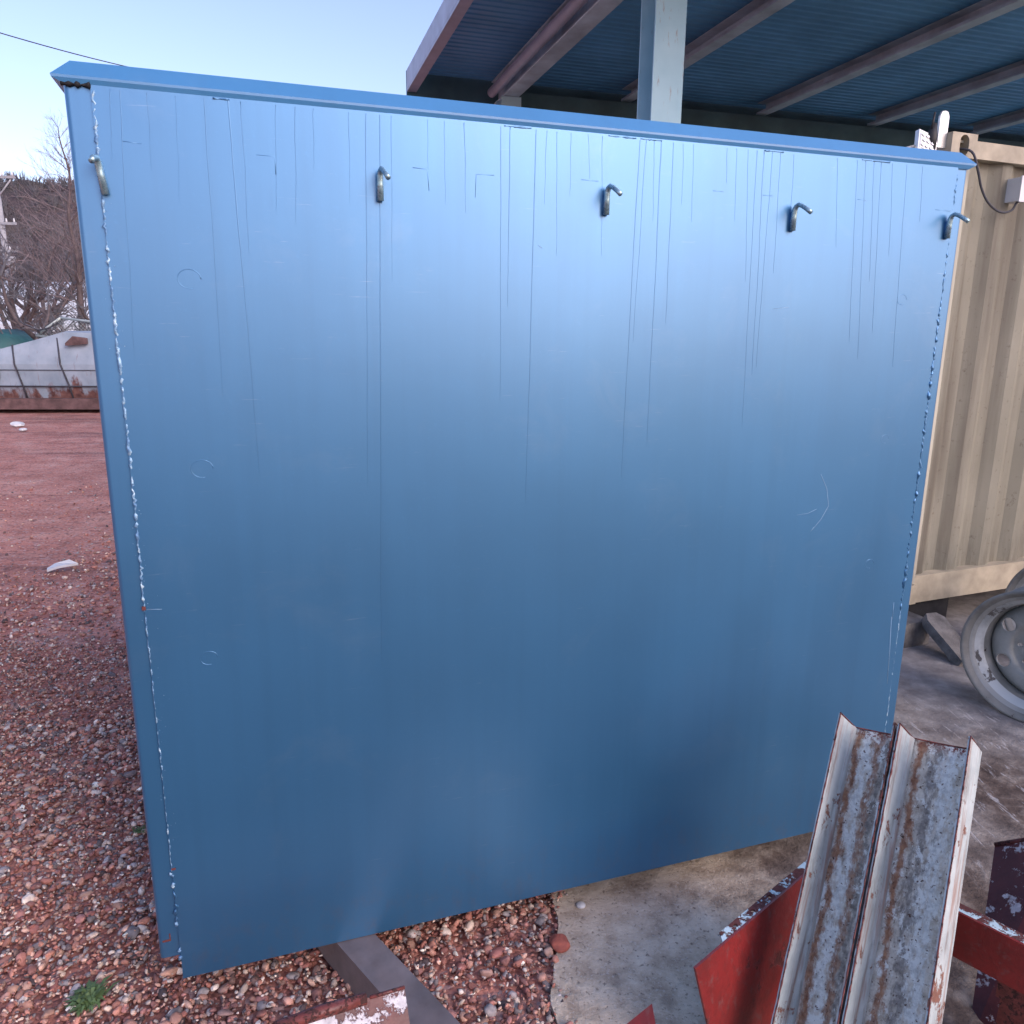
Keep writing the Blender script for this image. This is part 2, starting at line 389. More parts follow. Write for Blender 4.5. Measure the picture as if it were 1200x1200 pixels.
def hopper_mat():
    g = G('chalky_white_paint', 0.6, 0, 0.3); co = g.co()
    c = g.ramp(g.noise(co, 2.0, 6), [(0.3, (0.22, 0.28, 0.33)), (0.7, (0.37, 0.43, 0.49))])
    z = g.sep(co, 2)
    n = g.noise(g.co((2.2, 2.2, 1.0)), 1.5, 7, 0.65)
    m_ = g.ramp(g.math('ADD', z, g.math('MULTIPLY', g.math('SUBTRACT', n, 0.5), 1.3)), [(0.38, 1.0), (0.52, 0.0)])
    rust = g.ramp(g.noise(co, 9, 6), [(0.3, (0.07, 0.03, 0.03)), (0.7, (0.24, 0.12, 0.10))])
    c = g.mix(m_, c, rust)
    s_ = g.noise(g.co((9, 9, 0.9)), 1.6, 6, .7)
    c = g.mix(g.ramp(s_, [(0.60, 0.0), (0.72, 0.7)]), c, (0.22, 0.12, 0.09))
    g.color(c); return g.m
M_hop = hopper_mat()
M_rustbar = simple('rusty_skid', (0.13, 0.075, 0.07), 0.85, 0, 0.5, 6)
M_bark = simple('bark', (0.13, 0.10, 0.095), 0.9, 0, 0.3, 10, 0.4, 0.01)
M_twig = simple('twig', (0.135, 0.13, 0.138), 0.9, 0, 0.25, 3, 0)
M_twigp = simple('pinkish_twig', (0.21, 0.165, 0.165), 0.9, 0, 0.25, 3, 0)
M_poly = simple('polytunnel_sheet', (0.62, 0.66, 0.68), 0.5, 0, 0.1, 0.6, 0)
M_teal = simple('teal_tarpaulin', (0.025, 0.10, 0.10), 0.6, 0, 0.3, 2)
M_rail = simple('pale_green_rail', (0.50, 0.55, 0.50), 0.5, 0.1, 0.1)
M_mesh = simple('fence_wire', (0.30, 0.34, 0.32), 0.5, 0.3, 0.1)
M_pole = simple('concrete_pole', (0.33, 0.33, 0.34), 0.8, 0, 0.12)
M_wire = simple('power_cable', (0.05, 0.05, 0.06), 0.7)
M_leaf = simple('weed_green', (0.09, 0.15, 0.05), 0.7, 0, 0.4, 30, 0)
def hill_mat():
    g = G('wooded_hillside', 0.95, 0, 0.1); co = g.co()
    c = g.ramp(g.noise(co, 0.12, 8, 0.7), [(0.3, (0.075, 0.062, 0.07)), (0.5, (0.13, 0.105, 0.105)), (0.7, (0.17, 0.145, 0.12))])
    c = g.mix(g.ramp(g.noise(co, 0.05, 5), [(0.5, 0.0), (0.7, 0.6)]), c, (0.075, 0.09, 0.06))
    g.color(c); g.bump(g.noise(co, 0.6, 6, .7), 1.0, 1.5); return g.m
M_hill = hill_mat()

# ------------------------------------------------------------------ ground, slab, hill
def dirt_h(x, y):
    h = 0.03 * noise.noise(Vector((x * .25, y * .25, 0))) if abs(x) < 60 and abs(y) < 60 else 0
    return h * (1 if y > 7 or x < -5 else 0) - 0.004
n = 170
s = np.linspace(-1, 1, n); ax = np.sinh(s * 6.5) / math.sinh(6.5) * 900
V = np.array([(x - 2, y + 5, dirt_h(x - 2, y + 5)) for y in ax for x in ax])
I = np.arange(n * n).reshape(n, n)
F = np.stack([I[:-1, :-1], I[:-1, 1:], I[1:, 1:], I[1:, :-1]], -1).reshape(-1, 4)
me = npmesh('ground', V, F, 4)
for p in me.polygons: p.use_smooth = True
tag(link('ground', me, M_ground), kind='structure')

# concrete yard slab with a broken left edge
bm = bmesh.new()
edge = []
yy = -2.0
while yy < 5.2:
    edge.append((0.14 + 0.025 * noise.noise(Vector((yy * 3.1, 0, 4))) + 0.02 * noise.noise(Vector((yy * 11, 2, 4))) + (0.0 if yy < 2.6 else (yy - 2.6) * 0.7), yy)); yy += 0.04
poly = edge + [(1.9, 14.0), (18, 14.0), (18, -2.0)]
prism(bm, poly, -0.08, 0.018, 'z')
tag(fin(bm, 'concrete_yard', M_conc), kind='structure')

# unseen dark ground sheet behind the camera, added to darken the tank's reflection
def dark_apron_mat():
    g = G('dark_apron', 0.9, 0, 0.3); co = g.co()
    c = g.ramp(g.noise(co, 2, 6, .65), [(0.3, (0.030, 0.030, 0.033)), (0.7, (0.065, 0.063, 0.066))])
    c = g.mix(g.ramp(g.noise(co, 120, 3), [(0.6, 0.0), (0.7, 0.6)]), c, (0.16, 0.15, 0.15))
    g.color(c); g.bump(g.noise(co, 150, 3), .6, .004); return g.m
bm = bmesh.new(); prism(bm, [(-2.4, -14), (-2.2, -4), (-1.9, .6), (-1.1, 1.05), (.1, 1.1), (18, 1.0), (18, -14)], -.08, .024, 'z')
tag(fin(bm, 'added_dark_apron', dark_apron_mat()), kind='structure')

# wooded hill at the far left
bm = bmesh.new()
nx, ny = 120, 26
gv = []
for j in range(ny):
    for i in range(nx):
        x = -210 + i * 2.6; y = 105 + j * 5
        u = min(1, j / 9.0)
        ridge = 27 + 5.0 * noise.noise(Vector((x * .02, 3, 0))) + 1.2 * noise.noise(Vector((x * .13, 8, 0)))
        ridge *= 0.62 + 0.38 * min(1, max(0, (-x + 10) / 120))
        z = ridge * (u * u * (3 - 2 * u)) + 1.2 * noise.noise(Vector((x * .2, y * .2, 1))) * u
        gv.append(bm.verts.new((x, y, z - 0.3)))
for j in range(ny - 1):
    for i in range(nx - 1):
        bm.faces.new((gv[j*nx+i], gv[j*nx+i+1], gv[(j+1)*nx+i+1], gv[(j+1)*nx+i]))
tag(fin(bm, 'hill', M_hill, smooth=True), kind='structure')

# ------------------------------------------------------------------ bare trees
def branch_mesh(bm, segs, sides):
    for a, b, ra, rb in segs:
        t = (b - a)
        if t.length < 1e-5: continue
        t.normalize(); u = t.orthogonal().normalized(); s_ = t.cross(u)
        A = [bm.verts.new(a + (u * math.cos(q) + s_ * math.sin(q)) * ra) for q in [2*math.pi*k/sides for k in range(sides)]]
        B = [bm.verts.new(b + (u * math.cos(q) + s_ * math.sin(q)) * rb) for q in [2*math.pi*k/sides for k in range(sides)]]
        for k in range(sides): bm.faces.new((A[k], A[(k+1)%sides], B[(k+1)%sides], B[k]))
def grow(rng, p, d, L, r, depth, big, small, spread=0.6, lift=0.15, kids=3):
    n_ = 4; q = p.copy(); dd = d.copy()
    for i in range(n_):
        dd = (dd + Vector([rng.gauss(0, .13) for _ in range(3)]) + Vector((0, 0, lift * .3))).normalized()
        q2 = q + dd * L / n_
        (big if depth >= 3 else small).append((q, q2, r * (1 - .15 * i), r * (1 - .15 * (i + 1))))
        q = q2
        if depth > 0:
            for _ in range(kids if i > 0 else 1):
                nd = (dd * (1 - spread * .4) + Vector([rng.gauss(0, spread) for _ in range(3)])).normalized()
                nd = (nd + Vector((0, 0, lift))).normalized()
                if depth > 1 or rng.random() < .9:
                    grow(rng, q, nd, L * rng.uniform(.42, .62), r * .5, depth - 1, big, small, spread, lift, kids) if rng.random() < .62 else None
def tree(name, base, h, r, label, cat, mode, seed, tm=None, group=None, lean=(0, 0, 0)):
    rng = random.Random(seed); big = []; small = []
    e = empty(name, label, cat, Matrix.Translation(base), group)
    if mode == 'spire':            # straight leader with rising side branches
        q = Vector((0, 0, 0)); N_ = 26
        for i in range(N_):
            t = i / N_; q2 = Vector((0.06 * math.sin(i * .7), 0.05 * math.cos(i * .9), h * (i + 1) / N_))
            big.append((q, q2, r * (1 - t) + .01, r * (1 - (i + 1) / N_) + .01)); q = q2
            if t > .22:
                for k in range(5):
                    a = rng.uniform(0, 2 * math.pi); el = rng.uniform(.5, 1.0)
                    d = Vector((math.cos(a), math.sin(a), el)).normalized()
                    grow(rng, q, d, (1 - t) * h * .30 + .25, .016 * (1.3 - t), 2, big, small, .38, .12, 2)
    else:
        th = h * (.22 if mode == 'wide' else .3)
        q = Vector((0, 0, 0))
        for i in range(5):
            q2 = Vector((rng.gauss(0, .05), rng.gauss(0, .05), th * (i + 1) / 5)) + Vector(lean) * (i / 5)
            big.append((q, q2, r * (1 - .06 * i), r * (1 - .06 * (i + 1)))); q = q2
        for k in range(9 if mode == 'wide' else 7):
            a = k * 2.4 + rng.uniform(-.3, .3)
            el = rng.uniform(.0, .55) if mode == 'wide' else rng.uniform(.7, 2.2)
            d = Vector((math.cos(a), math.sin(a), el)).normalized()
            st = q - Vector((0, 0, rng.uniform(0, th * .35)))
            grow(rng, st, d, h * .46, r * .42, 4, big, small, .5, .1, 2)
    b1 = bmesh.new(); branch_mesh(b1, big, 6); fin(b1, 'trunk', M_bark, e, smooth=True)
    b2 = bmesh.new(); branch_mesh(b2, small, 3); fin(b2, 'crown', tm or M_twig, e)
    return e
def GB(px, Y):
    p = PY(px, 390, Y); p.z = 0; return p
tree('bare_tree', GB(99, 22), PY(72, 150, 22).z, .12, 'tall slender leafless tree rising above the hill, right beside the tank edge', 'tree', 'spire', 3, M_twigp)
tree('bare_tree', GB(92, 20), 4.9, .27, 'spreading leafless tree with a thick trunk and long low branches', 'tree', 'wide', 5)
tree('bare_tree', GB(22, 25), 4.4, .2, 'leafless tree with dense upright twigs in front of the hill, at the left frame edge', 'tree', 'round', 8)
tree('bare_tree', GB(56, 29), 5.8, .2, 'leafless bushy tree with purple-brown twigs, between utility pole and slender tree', 'tree', 'round', 12)

# far-off leafless wood along the hillside
rng = random.Random(4); bm = bmesh.new()
for i in range(1500):
    x = rng.uniform(-150, -20); y = rng.uniform(118, 158)
    u = min(1, (y - 105) / 45.0)
    ridge = 27 + 5.0 * noise.noise(Vector((x * .02, 3, 0))) + 1.2 * noise.noise(Vector((x * .13, 8, 0)))
    ridge *= 0.62 + 0.38 * min(1, max(0, (-x + 10) / 120))
    z = ridge * (u * u * (3 - 2 * u)) - .5
    hh = rng.uniform(.8, 1.9) if rng.random() < .9 else rng.uniform(2, 3.6)
    for k in range(9):
        a = rng.uniform(0, 6.28); r_ = rng.uniform(.2, 1.3)
        tube(bm, [(x, y, z), (x + r_ * math.cos(a) * .5, y + r_ * math.sin(a) * .5, z + hh * .55), (x + r_ * math.cos(a), y + r_ * math.sin(a), z + hh * rng.uniform(.8, 1.1))], [.07, .05, .02], 3, cap=False)
tag(fin(bm, 'hillside_wood', M_twig), 'far leafless wood covering the brown hill on the left', 'woodland', kind='stuff')

# ------------------------------------------------------------------ things in the yard behind, far left
# white steel hopper
A = PZ(115, 483); B = PZ(0, 483)
ux = (A - B).normalized(); ux.z = 0
hm = frame(B, ux)
hp = empty('scrap_hopper', 'old white steel hopper with ribs, rust-stained bottom and sloping top, lying on a brown skid', 'hopper', hm)
def hx(px): # local x for a pixel column
    return (PP(px, 440, B, ux.cross(Vector((0, 0, 1)))) - B).dot(ux)
def hz(px, py): return PP(px, py, B, ux.cross(Vector((0, 0, 1)))).z
xs = [-1.6, hx(0), hx(40), hx(80), hx(115), hx(115) + 2.2]
zt = [hz(0, 414), hz(0, 409), hz(40, 399), hz(80, 388), hz(115, 389), hz(115, 389) - .1]
bm = bmesh.new()
ring = []
for x, z in zip(xs, zt):
    prof = [(0.0, .22), (-.10, .55), (-.13, 1.0), (-.02, z - .02), (.25, z), (1.5, z), (1.6, .22)]
    ring.append([bm.verts.new((x, y, zz)) for y, zz in prof])
for a, b in zip(ring, ring[1:]):
    for k in range(7): bm.faces.new((a[k], b[k], b[(k+1)%7], a[(k+1)%7]))
bm.faces.new(ring[0]); bm.faces.new(ring[-1][::-1])
fin(bm, 'shell', M_hop, hp, bev=.015)
for px0, px1 in ((20, 29), (73, 83)):       # strapping ribs
    bm = bmesh.new(); x0, x1 = hx(px0), hx(px1); zz = hz(px0, 396 if px0 > 50 else 404); M_ribc = M_wire
    tube(bm, [(x0, -.03, zz), (x0 + .05, -.14, 1.0), (x1, -.12, .55), (x1 + .03, -.02, .2)], .018, 6); fin(bm, 'rib', M_ribc, hp)
for yo, py, rr_ in ((-.14, 433, .008), (-.125, 452, .016)):
    bm = bmesh.new(); tube(bm, [(-1.6, yo, hz(0, py)), (5, yo, hz(0, py))], rr_, 5); fin(bm, 'seam', M_wire, hp)
bm = bmesh.new(); box(bm, -1.6, 4.6, -.22, .2, .08, .30); fin(bm, 'skid', M_rustbar, hp, bev=.01)
bm = bmesh.new(); x0 = hx(85)
prism(bm, [(x0, hz(85, 402)), (x0 + .16, hz(95, 394)), (x0 + .42, hz(103, 396)), (x0 + .42, hz(103, 403)), (x0, hz(85, 405))], -.17, -.08)
fin(bm, 'bracket', M_rustbar, hp)
bm = bmesh.new(); x0 = hx(-6)
prism(bm, [(x0 + .17 * math.cos(a), hz(0, 437) + .26 * math.sin(a)) for a in [k * math.pi / 8 for k in range(16)]], -.15, -.10)
fin(bm, 'hatch', M_dark, hp)

# polytunnel behind
bm = bmesh.new()
prof = [(-3.2, 0), (-3.1, 1.8), (-2.4, 2.9), (-1.2, 3.5), (0, 3.7), (1.2, 3.5), (2.4, 2.9), (3.1, 1.8), (3.2, 0)]
prism(bm, prof, -9, 9, 'x')
tag(fin(bm, 'polytunnel', M_poly, mw=frame((-21.5, 37, 0), (1, .12, 0)), bev=.2), 'low white plastic-covered tunnel seen through the bare branches', 'polytunnel')
# teal tarpaulin bin
c0 = PZ(8, 452); bm = bmesh.new()
prism(bm, [(-1.0, 0), (-1.05, 1.42), (-.6, 1.62), (.1, 1.68), (.7, 1.5), (.95, 1.25), (.95, 0)], 0, 1.6)
q = fin(bm, 'covered_bin', M_teal, mw=frame((-12.55, 18.6, 0), (1, .05, 0)), bev=.06, seg=3, smooth=True)
tag(q, 'dark teal tarpaulin-covered bin behind the white hopper', 'bin')
# chain-link fence
fe = empty('chain_link_fence', 'chain-link fence panel with pale rails behind the white hopper', 'fence', frame((-10.85, 18.15, 0), (1, -.04, 0)))
FW, F0, F1 = 2.9, .35, 1.95
bm = bmesh.new()
tube(bm, [(0, 0, 1.55), (.62, 0, F1)], .028, 6); tube(bm, [(.62, 0, F1), (FW, 0, F1 - .26)], .028, 6); tube(bm, [(0, 0, 1.55), (FW, 0, 1.30)], .028, 6)
fin(bm, 'rail', M_rail, fe, smooth=True)
for x in (0, 1.6, FW):
    bm = bmesh.new(); tube(bm, [(x, 0.03, -.1), (x, 0.03, 1.55 if x == 0 else 1.72)], .04, 7); fin(bm, 'post', M_bark if x == 0 else M_rail, fe, smooth=True)
bm = bmesh.new()
def topz(x): return 1.55 + (F1 - 1.55) * x / .62 if x < .62 else F1 - .26 * (x - .62) / (FW - .62)
k = -1.8
while k < FW:
    for sgn in (1, -1):
        pts = []
        for t in np.linspace(0, 1.75, 30):
            x = (k + t) if sgn > 0 else (FW - k - t); z = F0 + t
            if 0 <= x <= FW and z <= topz(x): pts.append((x, 0, z))
        if len(pts) > 1: tube(bm, [pts[0], pts[-1]], .006, 3, cap=False)
    k += .085
fin(bm, 'wire_mesh', M_mesh, fe)
# utility pole
up_b = Vector((-26.6, 41, 0)); up_b = PY(7, 300, 41); up_b.z = 0
ue = empty('utility_pole', 'grey utility pole with crossarms and insulators standing in front of the hill', 'utility pole', Matrix.Translation(up_b))
bm = bmesh.new(); tube(bm, [(0, 0, 0), (0, 0, 8.9)], [.18, .12], 10); fin(bm, 'pole', M_pole, ue, smooth=True)
for z, l in ((8.75, 1.0), (6.6, .8), (5.3, .8)):
    bm = bmesh.new(); box(bm, -l, l, -.16, -.06, z, z + .12); ca = fin(bm, 'crossarm', M_pole, ue)
    for x in (-l + .1, -l * .4, l * .4, l - .1):
        bm = bmesh.new(); tube(bm, [(x, -.11, z + .12), (x, -.11, z + .3)], [.05, .03], 6); fin(bm, 'insulator', M_white, ca)
bm = bmesh.new(); tube(bm, [(0, -.12, 7.8), (.8, -.12, 8.7)], .04, 5); tube(bm, [(0, -.12, 7.8), (-.8, -.12, 8.7)], .04, 5); fin(bm, 'brace', M_pole, ue)
bm = bmesh.new(); tube(bm, [(.32, -.1, 4.3), (.32, -.1, 5.1)], .2, 10); fin(bm, 'transformer', M_pole, ue, smooth=True)
def wire(a, b, sag, r, label):
    a, b = Vector(a), Vector(b); pts = []
    for k in range(25):
        t = k / 24; p = a.lerp(b, t); p.z -= sag * 4 * t * (1 - t); pts.append(p)
    bm = bmesh.new(); tube(bm, pts, r, 5); tag(fin(bm, 'overhead_wire', M_wire, smooth=True), label, 'wire')
arm = up_b + Vector((.9, -.11, 9.0))
wire(arm, PY(72, 252, 60), .3, .02, 'upper of two thin wires running from the utility pole towards the bare trees')
wire(arm + Vector((-.5, 0, -.05)), PY(66, 258, 60), .3, .02, 'lower of two thin wires running from the utility pole towards the bare trees')
wire(PY(-60, 20, 20), PY(330, 108, 30), .25, .014, 'single overhead wire crossing the open sky above the tank corner')
# debris by the hopper
for i, (px, py, s_, lab) in enumerate(((20, 497, .11, 'larger white rubbish scrap on the red dirt below the hopper'), (28, 503, .07, 'small white rubbish scrap on the red dirt below the hopper'))):
    bm = bmesh.new(); bmesh.ops.create_icosphere(bm, subdivisions=2, radius=s_)
    for v in bm.verts: v.co *= 1 + .5 * noise.noise(v.co * 9 + Vector((i, 0, 0))); v.co.z *= .45
    tag(fin(bm, 'rubbish_scrap', M_white, mw=Matrix.Translation(PZ(px, py, .04))), lab, 'litter')
bm = bmesh.new()
prism(bm, [(-.13, -.045), (-.03, -.06), (.10, -.03), (.15, .015), (.06, .05), (-.07, .045), (-.14, 0)], 0, .022, 'z')
for v in bm.verts: v.co.z += .03 * math.sin(v.co.x * 14 + 1) + .25 * (v.co.y + .06)
o_ = fin(bm, 'plastic_scrap', M_white, mw=frame(PZ(73, 666, .03), (1, .25, 0)), bev=.005)
o_.scale = (.72, .72, .72)
tag(o_, 'flat white piece of plastic lying on red gravel left of the tank', 'litter')

# ------------------------------------------------------------------ steel canopy on the right
D = Vector((-0.29053933, 0.95686305, 0)); E_ = Vector((0.95686305, 0.29053933, 0))
RZ = 4.8
rm = frame((0, 0, 0), E_, D)           # local x = lateral, y = along
ca = empty('steel_canopy', 'open steel canopy with dark blue corrugated roof over the yard', 'canopy', rm)
N0, N1, L0, L1 = 3.4, 10.9, 1.95, 15.0
bm = bmesh.new()                        # corrugated sheet, ribs run across
per = .125; y = N0; prof = []
while y < N1:
    for dy, dz in ((0, 0), (.06, 0), (.075, .012), (.11, .012)): prof.append((y + dy, RZ + .16 + dz))
    y += per
rows = [[bm.verts.new((xx, a, b + up)) for a, b in prof] for xx, up in ((L0 + .02, 0), (L1, 0), (L1, .02), (L0 + .02, .02))]
for k in range(len(prof) - 1):
    bm.faces.new((rows[0][k], rows[1][k], rows[1][k+1], rows[0][k+1])); bm.faces.new((rows[3][k], rows[2][k], rows[2][k+1], rows[3][k+1]))
fin(bm, 'roof', M_roof, ca)
bm = bmesh.new()
box(bm, L0 - .10, L0 - .06, N0 - .04, N1, RZ - .02, RZ + .20); box(bm, L0 - .10, L0 + .02, N0 - .04, N1, RZ - .05, RZ - .023)
fin(bm, 'fascia', M_fascia, ca)
bm = bmesh.new(); box(bm, L0 - .1, L1, N1, N1 + .05, RZ - .15, RZ + .20); fin(bm, 'end_fascia', M_wallg, ca)
bm = bmesh.new(); box(bm, 3.18, L1, N1 - .4, N1 - .3, RZ - .35, RZ - .04); fin(bm, 'cross_beam', M_wallg, ca)
# main I-beam over the column
bx = 3.06
bm = bmesh.new()
box(bm, bx - .1, bx + .1, N0, N1 - .05, RZ - .16, RZ - .145); box(bm, bx - .1, bx + .1, N0, N1 - .05, RZ + .135, RZ + .15); box(bm, bx - .006, bx + .006, N0, N1 - .05, RZ - .144, RZ + .134)
fin(bm, 'main_beam', M_purlin, ca)
bm = bmesh.new(); tube(bm, [(bx - .165, N0, RZ - .05), (bx - .165, N1 - .3, RZ - .05)], .06, 14); fin(bm, 'gutter_pipe', M_fascia, ca, smooth=True)
for x in (4.85, 6.95, 8.85, 10.7, 12.6):   # lipped C purlins
    bm = bmesh.new()
    box(bm, x - .003, x + .003, N0, N1 - .3, RZ, RZ + .15); box(bm, x - .14, x - .004, N0, N1 - .3, RZ, RZ + .005)
    box(bm, x - .14, x - .004, N0, N1 - .3, RZ + .146, RZ + .151); box(bm, x - .145, x - .140, N0, N1 - .3, RZ, RZ + .03)
    fin(bm, 'purlin', M_purlin, ca)
for x in (5.0, 7.0): pass
bm = bmesh.new(); box(bm, 3.1, L1, N1 + .3, N1 + .42, 0, RZ - .1)
fin(bm, 'back_wall', M_wallg, ca)
# column (H section)
az = ray(775, 70); dx = Vector((az[0], az[1], 0)); t = bx / dx.dot(E_); cp = dx * t
def hcolumn(px, py):
    bm = bmesh.new(); a = .13; f_ = .012
    box(bm, px - a, px + a, py - a, py - a + f_, 0, RZ - .163); box(bm, px - a, px + a, py + a - f_, py + a, 0, RZ - .163)
    box(bm, px - .005, px + .005, py - a + f_ + .001, py + a - f_ - .001, 0, RZ - .163)
    o = fin(bm, 'column', M_col, ca)
    return o
hcolumn(bx, cp.dot(D))
for yy in (10.4,): hcolumn(bx, yy)
for yy in (cp.dot(D), 10.4): hcolumn(12.6, yy)

# ------------------------------------------------------------------ shipping container
cw = Vector((0.92980471, 0.36805327, 0)); cn = Vector((0, 0, 1)).cross(cw)
cc = PY(1117, 155, 4.33); BZ = .235; TZ = cc.z
cm = frame((cc.x, cc.y, 0), cw, cn)
ce = empty('shipping_container', 'beige shipping container with corrugated, weather-streaked side raised on blocks', 'container', cm)
CL, CW = 6.06, 2.44
def corr(x0, x1, y0, zb, zt_, flip=False):
    per_ = .27; x = x0; pr = []
    while x < x1:
        for dx_, dy_ in ((0, 0), (.07, 0), (.138, .036), (.205, .036), (.27, 0)):
            if x + dx_ <= x1: pr.append((x + dx_, dy_))
        x += per_
    return pr
for i in range(2):
    bm = bmesh.new(); yb = .03 if i == 0 else CW - .066
    pr = corr(.16, CL - .16, 0, 0, 0)
    vs = [(bm.verts.new((a, yb + b, BZ + .15)), bm.verts.new((a, yb + b, TZ - .10))) for a, b in pr]
    for p, q in zip(vs, vs[1:]):
        if (p[0].co - q[0].co).length > 1e-4: bm.faces.new((p[0], q[0], q[1], p[1]))
    bmesh.ops.solidify(bm, geom=bm.faces[:], thickness=.003)
    fin(bm, 'side_panel', M_beige, ce)
for x in (.03, CL - .05): bm = bmesh.new(); box(bm, x, x + .02, .16, CW - .16, BZ + .1, TZ - .1); fin(bm, 'end_panel', M_beige, ce)
bm = bmesh.new(); box(bm, .02, CL - .02, .03, CW - .03, TZ - .035, TZ - .02); fin(bm, 'roof', M_beige, ce)
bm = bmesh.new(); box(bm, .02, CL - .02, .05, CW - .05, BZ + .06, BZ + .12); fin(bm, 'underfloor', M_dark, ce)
for x in (0, CL - .15):
    for y in (0, CW - .15): bm = bmesh.new(); box(bm, x, x + .15, y, y + .15, BZ + .12, TZ - .12); fin(bm, 'corner_post', M_beige, ce, bev=.008)
for y in (0.004, CW - .06): bm = bmesh.new(); box(bm, .162, CL - .162, y, y + .06, TZ - .11, TZ - .025); fin(bm, 'top_rail', M_railb, ce, bev=.005)
for x in (.003, CL - .06): bm = bmesh.new(); box(bm, x, x + .06, .163, CW - .163, TZ - .11, TZ - .03); fin(bm, 'top_rail', M_railb, ce, bev=.005)
for y in (0.003, CW - .05):
    bm = bmesh.new(); box(bm, .152, CL - .152, y, y + .045, BZ, BZ + .16); fin(bm, 'bottom_rail', M_railb, ce, bev=.004)
    bm = bmesh.new(); box(bm, .152, CL - .152, y - .002, y + .08, BZ + .161, BZ + .168); fin(bm, 'rail_lip', M_railb, ce)
for x in (.003, CL - .06): bm = bmesh.new(); box(bm, x, x + .06, .163, CW - .163, BZ, BZ + .16); fin(bm, 'bottom_rail', M_railb, ce, bev=.004)
def casting(x, y, z):                    # corner casting with real oval holes
    bm = bmesh.new(); box(bm, x, x + .178, y, y + .162, z, z + .118)
    o = fin(bm, 'corner_casting', M_railb, ce, bev=.012)
    return o
def oval_cut(target, ops):
    """boolean a list of bmesh builders out of a mesh object, keeping no helper"""
    bm = bmesh.new()
    for fn in ops: fn(bm)
    bmesh.ops.recalc_face_normals(bm, faces=bm.faces)
    me = bpy.data.meshes.new('cutter'); bm.to_mesh(me); bm.free()
    co_ = bpy.data.objects.new('cutter', me); C.objects.link(co_); co_.matrix_world = target.matrix_world
    md = target.modifiers.new('b', 'BOOLEAN'); md.operation = 'DIFFERENCE'; md.object = co_; md.solver = 'EXACT'
    dg = bpy.context.evaluated_depsgraph_get(); dg.update()
    nm = bpy.data.meshes.new_from_object(target.evaluated_get(dg))
    target.modifiers.clear(); old = target.data; target.data = nm
    bpy.data.objects.remove(co_); bpy.data.meshes.remove(me)
    return target
bpy.context.view_layer.update()
castings = []
for x in (-.004, CL - .174):
    for y in (-.004, CW - .158):
        for z in (BZ - .004, TZ - .114): castings.append(casting(x, y, z))
bpy.context.view_layer.update()
for o in castings[:2]:
    z0 = BZ - .004 if o is castings[0] else TZ - .114
    def cut(bm, z0=z0):
        pts = [(.085 + .032 * math.cos(a), z0 + .06 + (.018 if math.sin(a) > 0 else -.018) + .032 * math.sin(a)) for a in [k * math.pi / 12 + .01 for k in range(24)]]
        prism(bm, pts, -.05, .13)
    oval_cut(o, [cut])
# cable and junction box on the container
def CP(x, y, z): return cm @ Vector((x, y, z))
jn = PP(1192, 222, CP(0, -.03, 0), -cn); jl = cm.inverted() @ jn
bm = bmesh.new(); box(bm, -.035, .045, -.05, .03, -.06, .06); jb = fin(bm, 'junction_box', M_white, None, frame(CP(jl.x + .03, -.0, jl.z), cw, cn), bev=.008)
bm = bmesh.new(); box(bm, -.04, .05, -.058, -.0505, -.065, .065); fin(bm, 'box_cover', M_white, jb, bev=.003)
tag(jb, 'small white junction box on the beige container side', 'junction box')
def cpt(px, py, off): return PP(px, py, CP(0, off, 0), -cn)
pts = [CP(.085, .05, TZ - .06), cpt(1139, 178, -.03), cpt(1146, 200, -.04), cpt(1150, 220, -.04), cpt(1157, 236, -.04), cpt(1167, 246, -.04), cpt(1177, 249, -.04), cpt(1186, 246, -.03), cpt(1191, 238, -.03), CP(jl.x + .03, -.03, jl.z - .055)]
sm = []
for i in range(len(pts) - 1):
    p0, p1, p2, p3 = pts[max(0, i-1)], pts[i], pts[i+1], pts[min(len(pts)-1, i+2)]
    for k in range(5):
        t = k / 5; sm.append(.5 * ((2*p1) + (p2 - p0) * t + (2*p0 - 5*p1 + 4*p2 - p3) * t*t + (3*p1 - p0 - 3*p2 + p3) * t**3))
sm.append(pts[-1])
bm = bmesh.new(); tube(bm, sm, .006, 8)
tag(fin(bm, 'power_cable', M_wire, smooth=True), 'dark cable looping from the container corner hole to the white box', 'cable')
# floodlight clipped to the container top corner
fl = empty('floodlight', 'small silver LED floodlight on top of the container corner, peeking over the tank', 'floodlight', frame(CP(-.15, .02, TZ - .06), cw, cn) @ Matrix.Scale(.78, 4))
tilt = Matrix.Rotation(math.radians(12), 4, 'Y') @ Matrix.Rotation(math.radians(-12), 4, 'X')
bm = bmesh.new(); box(bm, -.075, .075, 0, .03, -.06, .07); hs = fin(bm, 'housing', M_alu, fl, tilt, bev=.022, seg=3, smooth=False)
bm = bmesh.new(); box(bm, -.06, .06, -.003, .0, -.045, .055); fin(bm, 'front_plate', M_black if False else M_alu, hs)
M_led = simple('led_lens', (.9, .9, .88), .2, 0, .02)
for r_ in range(3):
    for c_ in range(3):
        bm = bmesh.new()
        prism(bm, [((c_ - 1) * .038 + (r_ % 2) * .01 + .015 * math.cos(a), (r_ - 1) * .033 + .008 + .009 * math.sin(a)) for a in [k * math.pi / 6 for k in range(12)]], -.009, -.004)
        fin(bm, 'led_lens', M_led, hs)
bm = bmesh.new(); tube(bm, [(.085, .015, .06), (.1, .015, 0), (.09, .015, -.12), (.1, .03, -.3)], .008, 6); tube(bm, [(-.3, .02, -.08), (-.08, .02, -.02)], .008, 6)
fin(bm, 'bracket_rod', M_alu, fl)
